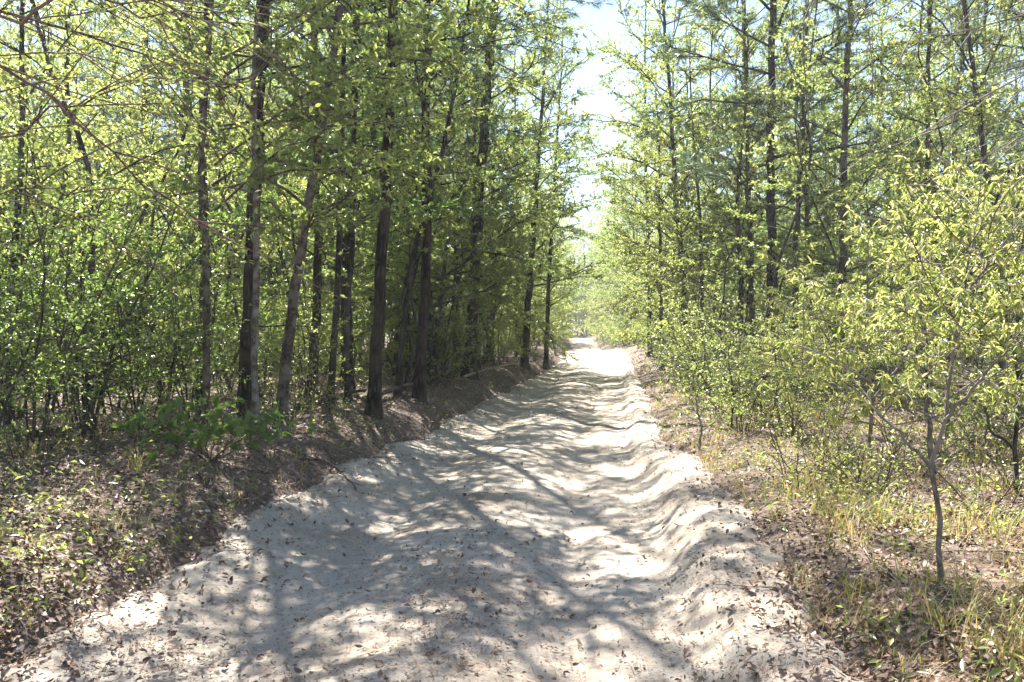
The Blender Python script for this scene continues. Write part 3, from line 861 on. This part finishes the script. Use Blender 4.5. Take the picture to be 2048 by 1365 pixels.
# the woods beyond what one can tell apart: columns of coarse leaf clumps and stems, one mass
def far_woods():
    rng = np.random.default_rng(77)
    lv = Leaves(); tb = Tubes()
    n = 0
    while n < 420:
        y = rng.uniform(38, 190); x = rng.uniform(-1, 1) * (.7 * y + 8)
        u = x - float(xc(y))
        if abs(u) < (7 if y < 95 else 2.5): continue
        if y < 70 and abs(x) < .45 * y: continue
        n += 1
        h = rng.uniform(8, 14); z = float(ground_z(x, y))
        tb.add(bend((x, y, z - .1), (rng.normal() * .05, rng.normal() * .05, 1), h, 6, rng, .04), np.linspace(.12, .02, 6), 5)
        m = 800
        c = np.stack([rng.normal(size=14) * 1.3 + x, rng.normal(size=14) * 1.3 + y, z + h * rng.uniform(.0, 1.05, 14)], 1)
        p = c[rng.integers(14, size=m)] + rng.normal(size=(m, 3)) * np.array([.75, .75, .45])
        p[:, 2] = np.maximum(p[:, 2], z + .1)
        lv.add(p, rng.normal(size=(m, 3)), rng.uniform(.16, .34, m), .5)
    root = thing('woods', (0, 0, 0), 'mass of pale green trees filling the distance behind the nearer trunks', 'woods')
    root['kind'] = 'stuff'
    link('foliage', lv.mesh('foliage', M['leaf_yellow'], rng, .15, .6), root)
    link('stems', tb.mesh('stems', M['dark_bark']), root)


far_woods()


# ------------------------------------------------------------------ shrubs
def shrub_proto(name, seed, H, nst, spread, P, mats, r=.014):
    rng = np.random.default_rng(seed)
    root = thing(name, (0, 0, 0), '', 'shrub')
    st = Tubes(); tb = Tubes(); lv = Leaves()
    for i in range(nst):
        az = i * 2.4 + rng.uniform(-.5, .5); h = H * rng.uniform(.65, 1.05)
        path = bend((math.cos(az) * .12 * rng.random(), math.sin(az) * .12 * rng.random(), -.05), (math.cos(az) * spread, math.sin(az) * spread, 1), h, 9, rng, .10)
        rad = np.linspace(r * rng.uniform(.6, 1.2), .004, 9)
        st.add(path, rad, 5)
        grow(path, rad, P, rng, tb, lv, [])
    link('stems', st.mesh('stems', M[mats[0]]), root)
    link('branches', tb.mesh('branches', M[mats[0]]), root)
    link('crown', lv.mesh('crown', M[mats[1]], rng, P.get('fold', .12), P.get('up', .8), P.get('curl', 0), 1., P.get('shape', 'kite')), root)
    return root


SHR = dict(thin=0, limbs=14, reach=.95, elev=.35, low=.9, twigs=10, twig_len=.36, leaves=58, leaf=.041, needle=False, forks=1.2, wid=.5, hang=.0, **{'from': .14})
shrubs = {
    'glossy': [shrub_proto('glossy_shrub', 201, 3.2, 7, .22, dict(SHR, limbs=15), ('dark_bark', 'leaf_glossy')),
               shrub_proto('glossy_shrub', 202, 2.5, 6, .30, dict(SHR, limbs=13), ('dark_bark', 'leaf_glossy'))],
    'green': [shrub_proto('leafy_shrub', 203, 1.9, 5, .35, dict(SHR, limbs=9, leaf=.05, leaves=38), ('brown_bark', 'leaf_green')),
              shrub_proto('leafy_shrub', 204, 2.6, 5, .25, dict(SHR, limbs=10, leaf=.055, leaves=34, reach=.8), ('brown_bark', 'leaf_yellow'))],
    'silver': [shrub_proto('pale_shrub', 205, 1.7, 5, .4, dict(SHR, limbs=9, leaf=.055, leaves=36, reach=.7, wid=.5), ('grey_twig', 'leaf_silver'))],
    'low': [shrub_proto('low_shrub', 206, .7, 6, .6, dict(SHR, limbs=6, leaf=.04, leaves=36, reach=.35, twig_len=.2, **{'from': .1}), ('brown_bark', 'leaf_yellow'), .006)],
}


def place_shrub(kind, x, y, s, rng, label, group=None):
    loc = (x, y, float(ground_z(x, y)) - .02); rz = rng.uniform(0, 6.28); sc = (s * rng.uniform(.9, 1.1), s * rng.uniform(.9, 1.1), s * rng.uniform(.9, 1.1))
    if kind.name not in used:
        used.add(kind.name)
        kind.location = loc; kind.rotation_euler = (0, 0, rz); kind.scale = sc; kind['label'] = label
        if group: kind['group'] = group
        return kind
    return dup(kind, loc, rz, sc, label, group)


def undergrowth():
    rng = np.random.default_rng(91)
    g = 'glossy bushes of the thicket left of the track'
    for px, d, s in [(-60, 7.2, 1.0), (60, 8.0, 1.05), (175, 9.0, 1.1), (300, 9.4, 1.0), (30, 10.5, 1.2), (230, 11.5, 1.2), (380, 11.5, .95), (120, 13, 1.3), (330, 14, 1.2), (-120, 9, 1.1), (-20, 13.5, 1.3)]:
        p = at(px, 662, d)
        place_shrub(shrubs['glossy'][rng.integers(2)], p[0], d, s, rng, 'many-stemmed bush with small glossy leaves in the thicket on the left bank', g)
    spots = []
    n = 0
    while n < 130:
        y = 9 + 50 * rng.random() ** 1.4
        left = rng.random() < .5
        u = (2.9 if left else 3.0) + (.62 * y) * rng.random() ** 1.5
        x = float(xc(y)) + (-u if left else u)
        if abs(x) > .66 * y + 1: continue
        if not left and y < 13.5: continue
        if left and y < 13 and x > -6.0: continue
        if any((x - a) ** 2 + (y - b) ** 2 < .9 for a, b in spots): continue
        spots.append((x, y)); n += 1
        if left:
            k = shrubs['green'][rng.integers(2)] if rng.random() < .6 else shrubs['glossy'][rng.integers(2)]
            s = rng.uniform(.5, 1.0)
        else:
            k = shrubs['silver'][0] if (rng.random() < .35 and y < 30) else shrubs['green'][rng.integers(2)]
            s = rng.uniform(.6, 1.15)
        base = k.name.split('.')[0]
        side = 'left' if left else 'right'
        lab = {'glossy_shrub': 'dark glossy bush growing under the trees %s of the track',
               'leafy_shrub': 'leafy green bush growing under the trees %s of the track',
               'pale_shrub': 'pale silvery-leaved bush growing under the trees %s of the track'}[base] % side
        place_shrub(k, x, y, s, rng, lab, '%s bushes under the trees %s of the track' % (base.split('_')[0], side))
    for i in range(46):
        right = i % 4 != 0
        y = 9.5 + 32 * (i / 46.) ** 1.2 + rng.uniform(-.6, .6)
        u = rng.uniform(2.7, 4.2) if right else rng.uniform(2.3, 3.0)
        if not right and y < 17: continue
        x = float(xc(y)) + (u if right else -u)
        k = shrubs['silver'][0] if (right and rng.random() < .5 and y < 28) else shrubs['green'][rng.integers(2)]
        base = k.name.split('.')[0]; side = 'right' if right else 'left'
        place_shrub(k, x, y, rng.uniform(.6, 1.2) * (.62 if y < 15 else 1), rng, '%s bush at the very lip of the %s verge of the track' % ('pale silvery' if base[0] == 'p' else 'bright green', side), '%s bushes on the %s lip of the track' % (base.split('_')[0], side))
    for i in range(34):
        side = 'right' if i % 2 else 'left'
        y = 44 + 1.75 * i + rng.uniform(-.6, .6); x = float(xc(y)) + (1 if i % 2 else -1) * rng.uniform(2.1, 3.0)
        place_shrub(shrubs['green'][rng.integers(2)], x, y, rng.uniform(.7, 1.2), rng, 'small far-off bush edging the distant stretch of the track on the %s' % side, 'distant bushes on the %s edge of the track' % side)
    for i in range(16):
        y = 107 + 1.1 * i; x = 3.5 + 10 * rng.random()
        if abs(x - float(xc(y))) < 2.3 and y < 112: continue
        place_shrub(shrubs['green'][rng.integers(2)], x, y, rng.uniform(1.3, 2.0), rng, 'bush closing the foot of the gap where the track bends out of sight', 'bushes closing the far end of the track')
    # low sprigs on the open right bank and along the left bank
    for i in range(74):
        left = i % 4 == 0
        y = 5.5 + 16 * rng.random()
        u = rng.uniform(2.7, 3.6 + .12 * y) if left else rng.uniform(2.5, 3.3 + .25 * y)
        x = float(xc(y)) + (-u if left else u)
        place_shrub(shrubs['low'][0], x, y, rng.uniform(.5, 1.1), rng, 'low sprawling sprig on the %s bank of the track' % ('left' if left else 'right'), 'low sprigs on the %s bank' % ('left' if left else 'right'))


undergrowth()

# ------------------------------------------------------------------ saplings in front, right bank
DROOP = dict(limbs=14, reach=1.05, elev=.40, low=.9, twigs=11, twig_len=.30, leaves=145, leaf=.043, needle=False, forks=1.4, wid=.26, hang=-.6, fwd=.4, whorl=True, arc=-.02, jit=.10, fold=.10, curl=.42, thin=0, shape='lance', **{'from': .34})


def sapling(name, label, stems, P, mats, rng, sides=8, group=None):
    base = stems[0][0][0].copy(); base[2] = float(surf_z(base[0], base[1]))
    root = thing(name, base, label, 'sapling', group)
    st = Tubes(); tb = Tubes(); lv = Leaves()
    for k, (path, r) in enumerate(stems):
        T = path - base
        if k == 0: T[0] = (0, 0, -.06)
        n = 18; q = np.linspace(0, 1, n); pp = interp_path(T, q); pp[1:-1] += rng.normal(size=(n - 2, 3)) * .006
        rad = r * (1 - .8 * q)
        st.add(pp, rad, sides, .05, rng)
        grow(pp, rad, P if k == 0 else dict(P, **{'from': .3}), rng, tb, lv, [])
    link('stem', st.mesh('stem', M[mats[0]]), root)
    link('branches', tb.mesh('branches', M[mats[2] if len(mats) > 2 else mats[0]]), root)
    link('crown', lv.mesh('crown', M[mats[1]], rng, P['fold'], .5, P.get('curl', 0), 1., P.get('shape', 'lance')), root)
    return root


def px_path(pts): return np.array([at(a, b, d) for a, b, d in pts])


def front_saplings():
    rng = np.random.default_rng(301)
    f = foot(1878, 1172); d = f[1]
    sapling('sapling', 'slim grey-stemmed sapling with drooping yellow-tan leaves, nearest on the right bank',
            [(px_path([(1878, 1172, d), (1880, 1050, d), (1868, 945, d), (1886, 860, d), (1902, 720, d + .1), (1930, 590, d + .1), (1948, 480, d + .2), (1962, 360, d + .3)]), .0155),
             (px_path([(1868, 945, d), (1856, 860, d + .1), (1862, 740, d + .3), (1840, 600, d + .4), (1850, 450, d + .6)]), .014),
             (px_path([(1868, 935, d), (1800, 870, d + .1), (1730, 800, d + .3), (1660, 740, d + .5)]), .010),
             (px_path([(1890, 840, d), (1960, 760, d - .1), (2040, 650, d)]), .010),
             (px_path([(1930, 590, d), (2000, 500, d + .2), (2070, 420, d + .2)]), .009)],
            dict(DROOP, leaves=105), ('grey_twig', 'leaf_tan'), rng)
    f2 = foot(1740, 905); d2 = f2[1]
    sapling('sapling', 'second sapling of drooping tan leaves, just behind the nearest one on the right bank',
            [(px_path([(1740, 905, d2), (1745, 800, d2), (1730, 680, d2), (1735, 560, d2 + .1), (1740, 440, d2 + .2)]), .022),
             (px_path([(1742, 830, d2), (1660, 740, d2), (1580, 690, d2 - .2)]), .013),
             (px_path([(1744, 800, d2), (1830, 690, d2), (1900, 560, d2 + .3)]), .013)],
            dict(DROOP, limbs=17, reach=1.2, **{'from': .2}), ('grey_twig', 'leaf_tan'), rng)
    d3 = 6.6
    b3 = at(2035, 662, d3); 
    sapling('sapling', 'crooked dark-stemmed sapling at the far right edge of the open bank',
            [(np.array([[b3[0], d3, float(surf_z(b3[0], d3))], at(2030, 900, d3), at(2040, 760, d3), at(2010, 620, d3), at(2050, 470, d3), at(2040, 380, d3)]), .022),
             (px_path([(2030, 900, d3), (1980, 860, d3), (1960, 760, d3), (1930, 650, d3)]), .014)],
            dict(DROOP, limbs=18, reach=1.0, **{'from': .25}), ('dark_bark', 'leaf_tan'), rng)
    d4 = 9.5; b4 = at(1895, 662, d4)
    sapling('sapling', 'taller green-leaved sapling standing behind the drooping tan ones',
            [(np.array([[b4[0], d4, float(surf_z(b4[0], d4))], at(1900, 700, d4), at(1885, 540, d4), at(1900, 380, d4)]), .025)],
            dict(DROOP, limbs=22, reach=1.5, hang=-.1, curl=0., leaf=.075, wid=.42, **{'from': .2}), ('brown_bark', 'leaf_yellow'), rng)
    # thin single stems on the right verge, and small seedling pines
    for (px, py, hgt, lab) in [(1462, 862, 1.3, 'thin dark-stemmed seedling on the right verge with a bare lower stem'),
                               (1398, 905, .8, 'little white-stemmed seedling at the sand edge of the right verge')]:
        f = foot(px, py); 
        p = np.array([f, f + (.02, 0, hgt * .4), f + (-.03, .05, hgt * .75), f + (.05, .05, hgt)])
        sapling('seedling', lab, [(p, .016)], dict(DROOP, limbs=10, reach=.55, hang=-.1, curl=0., leaf=.05, wid=.5, leaves=36, **{'from': .3}), ('dark_bark' if hgt > 1 else 'grey_twig', 'leaf_green'), rng)
    # broad-leaved seedling, left bank
    f = foot(420, 925)
    st = []
    for a, h, sp in ((0.3, .36, .5), (2.2, .4, .55), (3.3, .32, .75), (5.9, .34, .7), (1.2, .5, .25), (4.6, .28, .5), (2.8, .26, .9), (3.0, .42, .4), (0.1, .25, .85)):
        st.append((np.array([f, f + np.array([math.cos(a) * sp * .4, math.sin(a) * sp * .4, h * .6]), f + np.array([math.cos(a) * sp, math.sin(a) * sp, h])]), .007))
    sapling('maple_seedling', 'broad bright-green leaved seedling on the left bank', st,
            dict(DROOP, limbs=8, reach=.32, twigs=10, twig_len=.14, leaves=38, leaf=.085, wid=.95, hang=-.35, curl=.25, whorl=False, shape='lobed', forks=.5, fold=.10, **{'from': .4}), ('brown_bark', 'maple'), rng)
    f = foot(545, 925)
    sapling('pale_seedling', 'pale shiny-leaved sprig leaning beside the broad-leaved seedling',
            [(np.array([f, f + (.03, .05, .3), f + (.12, .0, .5)]), .006), (np.array([f, f + (-.1, .05, .25), f + (-.25, .0, .42)]), .005)],
            dict(DROOP, limbs=7, reach=.3, twigs=9, twig_len=.16, leaves=50, leaf=.045, wid=.5, hang=0, curl=0, whorl=False, forks=.5, **{'from': .3}), ('grey_twig', 'leaf_silver'), rng)


front_saplings()


# ------------------------------------------------------------------ limbs that reach into the frame from trees beside the camera
def overhang():
    rng = np.random.default_rng(401)
    # tree just outside the frame on the left whose bare reddish limbs arch in
    bx, by = -4.6, 5.6
    z = float(ground_z(bx, by)); base = np.array([bx, by, z])
    root = thing('overhanging_tree', base, 'bare reddish limbs and arching twigs hanging in at the upper left', 'tree')
    T = np.array([[0, 0, -.1], [.05, 0, 1.5], [.1, .05, 3.2], [0, .1, 5.5], [.1, .1, 7.5]])
    t = Tubes(); t.add(interp_path(T, np.linspace(0, 1, 16)), np.linspace(.13, .05, 16), 9, .04, rng); link('trunk', t.mesh('trunk', M['red_twig']), root)
    tb = Tubes(); lv = Leaves()
    P = dict(HARD, twigs=4.5, twig_len=.5, leaves=15, leaf=.05, pull=-.06, lift=.1, bare=.15, plane=.8)
    limbs = [([(-400, 250, 5.6), (-150, 210, 5.4), (0, 30, 5.2), (60, 70, 5.1), (70, 15, 5.1), (110, 5, 5.1), (160, -30, 5.2), (300, -10, 5.4), (420, 60, 5.6)], .034),
             ([(-400, 200, 5.6), (-60, 110, 5.3), (20, 150, 5.2), (90, 180, 5.2), (200, 290, 5.3), (300, 380, 5.5), (430, 480, 5.8)], .026),
             ([(-400, 60, 5.6), (-100, -20, 5.5), (120, 60, 5.6), (300, 120, 5.8), (420, 160, 6.0), (520, 240, 6.2)], .022),
             ([(-300, -100, 5.6), (50, -60, 5.5), (250, 20, 5.7), (420, 40, 6), (560, 120, 6.4)], .020),
             ([(-400, 330, 5.6), (-100, 300, 5.6), (60, 250, 5.7), (200, 180, 5.8), (330, 130, 6)], .018),
             ([(-400, 420, 5.6), (-100, 400, 5.6), (60, 370, 5.7), (180, 390, 5.9)], .014),
             ([(-300, -200, 5.6), (0, -120, 5.6), (200, -40, 5.8), (330, 60, 6), (380, 140, 6.2), (470, 200, 6.4)], .018)]
    for pts, r in limbs:
        p = px_path(pts) - base; q = np.linspace(0, 1, 16); pp = interp_path(p, q); pp[1:] += rng.normal(size=(15, 3)) * .028
        tb.add(pp, np.linspace(r * .72, .003, 16), 6)
        twigs_on(pp, r * .35, tb, lv, [], rng, P)
        for s in np.linspace(.3, .95, 7):
            k = int(s * 15); dv = norm(pp[min(k + 1, 15)] - pp[k - 1])
            sub = bend(pp[k], dv + rng.normal(size=3) * .45 + np.array([.3, 0, 0]), rng.uniform(.6, 1.5), 7, rng, .09, (0, 0, -.07))
            tb.add(sub, np.linspace(.006, .0022, 7), 4); twigs_on(sub, .006, tb, lv, [], rng, P)
    link('branches', tb.mesh('branches', M['red_twig']), root)
    link('crown', lv.mesh('crown', M['leaf_yellow'], rng, .12, .5, 0., 1., 'lance'), root)
    # right: dead grey twigs hanging from a tree whose trunk stands outside the frame
    bx, by = 6.3, 7.2
    base = np.array([bx, by, float(ground_z(bx, by))])
    root = thing('twiggy_tree', base, 'dry grey twigs hanging in from the upper right corner', 'tree')
    t = Tubes(); t.add(interp_path(np.array([[0, 0, -.1], [.05, 0, 3], [0, .1, 8]]), np.linspace(0, 1, 14)), np.linspace(.12, .05, 14), 9, .04, rng); link('trunk', t.mesh('trunk', M['dark_bark']), root)
    tb = Tubes(); lv = Leaves()
    for pts, r in [([(2350, -150, 7.2), (2048, -60, 7), (1850, -20, 6.8), (1740, 60, 6.7)], .022), ([(2400, -250, 7.2), (1900, -200, 6.6), (1650, -60, 6.4), (1600, 60, 6.4)], .02),
                   ([(2400, 100, 7.2), (2120, 120, 7.2), (1960, 200, 7.1), (1860, 260, 7.1)], .014), ([(2400, 0, 7.2), (2100, 20, 7), (1950, 60, 7), (1830, 70, 7)], .014), ([(2400, 160, 7.2), (2140, 230, 7.2), (2000, 300, 7.1), (1900, 330, 7.1)], .012)]:
        p = px_path(pts) - base; pp = interp_path(p, np.linspace(0, 1, 12)); pp[1:] += rng.normal(size=(11, 3)) * .015
        tb.add(pp, np.linspace(r, .004, 12), 6)
        for s in np.linspace(.4, 1, 9):
            k = min(11, int(s * 11)); dv = norm(pp[k] - pp[k - 1])
            sub = bend(pp[k], dv * .6 + rng.normal(size=3) * .4 + np.array([0, 0, -.5]), rng.uniform(.5, 1.2), 6, rng, .1, (0, 0, -.12))
            tb.add(sub, np.linspace(.006, .0018, 6), 4); twigs_on(sub, .004, tb, lv, [], rng, dict(HARD, twigs=5, twig_len=.3, leaves=3, leaf=.04, pull=-.1))
    link('branches', tb.mesh('branches', M['grey_twig']), root)
    link('crown', lv.mesh('crown', M['leaf_yellow'], rng, .12, .5, 0., 1., 'lance'), root)
    # near oak, boughs of larger leaves reaching across in front of the leaning trunk
    bx, by = -3.35, 9.3
    base = np.array([bx, by, float(ground_z(bx, by))])
    root = thing('oak_sapling', base, 'young oak whose fresh-leaved boughs reach in front of the leaning mottled trunk', 'tree')
    t = Tubes(); T = np.array([[0, 0, -.1], [.05, -.1, 1.5], [.0, -.1, 3], [.15, -.2, 4.6], [.2, -.2, 6.5]])
    t.add(interp_path(T, np.linspace(0, 1, 18)), np.linspace(.045, .015, 18), 8, .05, rng); link('trunk', t.mesh('trunk', M['brown_bark']), root)
    tb = Tubes(); lv = Leaves()
    OAK = dict(HARD, twigs=10, twig_len=.45, leaves=62, leaf=.075, wid=.34, thin=0, whorl=True, hang=.05, fwd=.6)
    for pts, r in [([(430, 420, 9.2), (560, 300, 8.6), (680, 250, 8), (800, 240, 7.6)], .014), ([(430, 330, 9.2), (600, 190, 8.6), (720, 150, 8), (860, 170, 7.8)], .014),
                   ([(430, 380, 9.2), (600, 340, 8.8), (720, 330, 8.3), (850, 350, 8)], .012), ([(440, 200, 9.2), (620, 60, 8.6), (800, 40, 8), (950, 90, 7.8)], .014),
                   ([(440, 160, 9.2), (700, -20, 8.8), (900, 20, 8.6), (1060, 60, 8.6), (1150, 100, 8.6)], .015), ([(440, 120, 9.2), (760, -60, 9.6), (980, -10, 10), (1130, 60, 10.5)], .015),
                   ([(440, 180, 9.2), (660, 110, 9.2), (860, 120, 9.4), (1040, 160, 9.8), (1140, 200, 10)], .014), ([(440, 260, 9.2), (640, 230, 9), (800, 250, 9), (930, 230, 9.2)], .012)]:
        p = px_path(pts) - base; pp = interp_path(p, np.linspace(0, 1, 12)); pp[1:] += rng.normal(size=(11, 3)) * .015
        tb.add(pp, np.linspace(r, .004, 12), 5)
        twigs_on(pp, .006, tb, lv, [], rng, OAK)
        for s in (.45, .6, .75, .9):
            k = int(s * 11); sub = bend(pp[k], norm(pp[k] - pp[k - 1]) + rng.normal(size=3) * .5, rng.uniform(.4, .8), 5, rng, .1)
            tb.add(sub, np.linspace(.005, .002, 5), 4); twigs_on(sub, .004, tb, lv, [], rng, OAK)
    link('branches', tb.mesh('branches', M['brown_bark']), root)
    link('crown', lv.mesh('crown', M['leaf_green'], rng, .1, .9, .1, 1., 'lance'), root)


overhang()


# ------------------------------------------------------------------ sticks
def stick(name, label, px, r, mat, lift=.02, cat='fallen branch', rng=np.random.default_rng(5)):
    P = []
    for a, b in px:
        f = foot(a, b); P.append(f + np.array([0, 0, lift + r * .5]))
    P = np.array(P); base = P[0].copy()
    q = np.linspace(0, 1, 16); pp = interp_path(P - base, q); pp[:, 2] += .012 * np.sin(q * 9) + rng.normal(size=16) * .004
    t = Tubes(); t.add(pp, r * (1 - .55 * q), 6, .08, rng)
    for s in (5, 9, 12):
        d = norm(pp[s + 1] - pp[s]); sub = bend(pp[s], d + rng.normal(size=3) * .5 + np.array([0, 0, .2]), r * rng.uniform(8, 22), 4, rng, .15, (0, 0, -.1))
        t.add(sub, np.linspace(r * .4, r * .15, 4), 4)
    o = link(name, t.mesh(name, M[mat])); o.location = base
    tag(o, label, cat)


stick('fallen_branch', 'curved brown stick lying down the sandy left bank', [(602, 925), (645, 928), (680, 945), (712, 985)], .016, 'brown_bark')
stick('fallen_branch', 'thin bleached stick across the leaf litter under the broad-leaved seedling', [(70, 932), (120, 935), (185, 912)], .008, 'dead_wood')
stick('fallen_branch', 'pale fallen pole lying level behind the right verge seedling', [(1480, 820), (1560, 818), (1640, 815)], .02, 'dead_wood', .10)
stick('fallen_branch', 'long thin whip lying on the open right bank below the saplings', [(1720, 1020), (1715, 1080), (1740, 1130), (1800, 1180)], .006, 'dead_wood')
stick('fallen_log', 'rotting dark log lying among the trunks behind the leaning mottled tree', [(560, 838), (640, 812), (730, 790)], .06, 'dark_bark', .05, 'fallen log')
stick('fallen_log', 'thin fallen trunk lying behind the vine-clad pine', [(760, 806), (860, 772), (930, 752)], .045, 'brown_bark', .12, 'fallen log')
stick('fallen_log', 'weathered log lying at the foot of the glossy thicket', [(60, 882), (180, 866), (330, 872)], .04, 'dark_bark', .04, 'fallen log')
stick('fallen_branch', 'grey broken branch lying against the lip pine', [(925, 770), (990, 745), (1040, 738)], .03, 'dead_wood', .15)

# ------------------------------------------------------------------ thin air volume, added to lay a pale backlit veil over the wood
def build_added_haze():
    top = max((o.matrix_world @ Vector(c)).z for o in COL.objects if o.type == 'MESH' for c in o.bound_box)
    zs = [v.co.z for v in bpy.data.objects['ground'].data.vertices]
    x0, x1, y0, y1, z0, z1 = -620, 520, -60, 440, min(zs) - 1, max(top, 20) + 1
    v = [(x, y, z) for z in (z0, z1) for y in (y0, y1) for x in (x0, x1)]
    f = [0, 2, 3, 1, 4, 5, 7, 6, 0, 1, 5, 4, 2, 6, 7, 3, 0, 4, 6, 2, 1, 3, 7, 5]
    m, t, o = nt('haze'); t.nodes.remove(o); o = t.nodes.new('ShaderNodeOutputMaterial')
    p = N(t, 'ShaderNodeVolumePrincipled'); p.inputs['Density'].default_value = HAZE; p.inputs['Color'].default_value = (.93, .95, .96, 1); p.inputs['Anisotropy'].default_value = .35
    t.links.new(p.outputs[0], o.inputs['Volume'])
    tag(link('haze', make_mesh('haze', v, f, [4] * 6, m)), 'thin veil added to the air to pale the backlit trees', 'haze', kind='stuff')


HAZE = .0009
bpy.context.view_layer.update()
build_added_haze()

# ------------------------------------------------------------------ light, sky, camera
SUN_AZ, SUN_EL = math.radians(-16), math.radians(54)
sd = Vector((math.sin(SUN_AZ) * math.cos(SUN_EL), math.cos(SUN_AZ) * math.cos(SUN_EL), math.sin(SUN_EL)))
L = bpy.data.lights.new('sun', 'SUN'); L.energy = 5.0; L.angle = math.radians(.53); L.color = (1, .965, .91)
so = bpy.data.objects.new('sun', L); COL.objects.link(so); so.rotation_euler = (-sd).to_track_quat('-Z', 'Y').to_euler()
w = bpy.data.worlds.new('World'); SC.world = w; w.use_nodes = True
bg = w.node_tree.nodes['Background']
sk = w.node_tree.nodes.new('ShaderNodeTexSky'); sk.sky_type = 'NISHITA'; sk.sun_disc = False
sk.sun_elevation = SUN_EL; sk.sun_rotation = SUN_AZ; sk.dust_density = .25; sk.air_density = .9; sk.ozone_density = 1.0
w.node_tree.links.new(sk.outputs[0], bg.inputs[0]); bg.inputs[1].default_value = .057

cam = bpy.data.cameras.new('camera'); cam.lens = FPX / W0 * 36; cam.sensor_width = 36; cam.clip_end = 2000; cam.clip_start = .05
co = bpy.data.objects.new('camera', cam); COL.objects.link(co); co.location = (0, 0, CAM_H)
co.rotation_euler = (math.pi / 2 - PITCH, 0, 0); SC.camera = co
SC.view_settings.view_transform = 'Standard'; SC.view_settings.look = 'None'
SC.view_settings.exposure = 2.35; SC.view_settings.gamma = 1
SC.render.engine = 'CYCLES'
cy = SC.cycles
cy.max_bounces = 12; cy.diffuse_bounces = 8; cy.transmission_bounces = 10; cy.glossy_bounces = 2; cy.transparent_max_bounces = 4
cy.caustics_reflective = False; cy.caustics_refractive = False
cy.use_denoising = True; cy.denoiser = 'OPENIMAGEDENOISE'; cy.denoising_input_passes = 'RGB_ALBEDO_NORMAL'
cy.sample_clamp_indirect = 6; cy.volume_bounces = 1
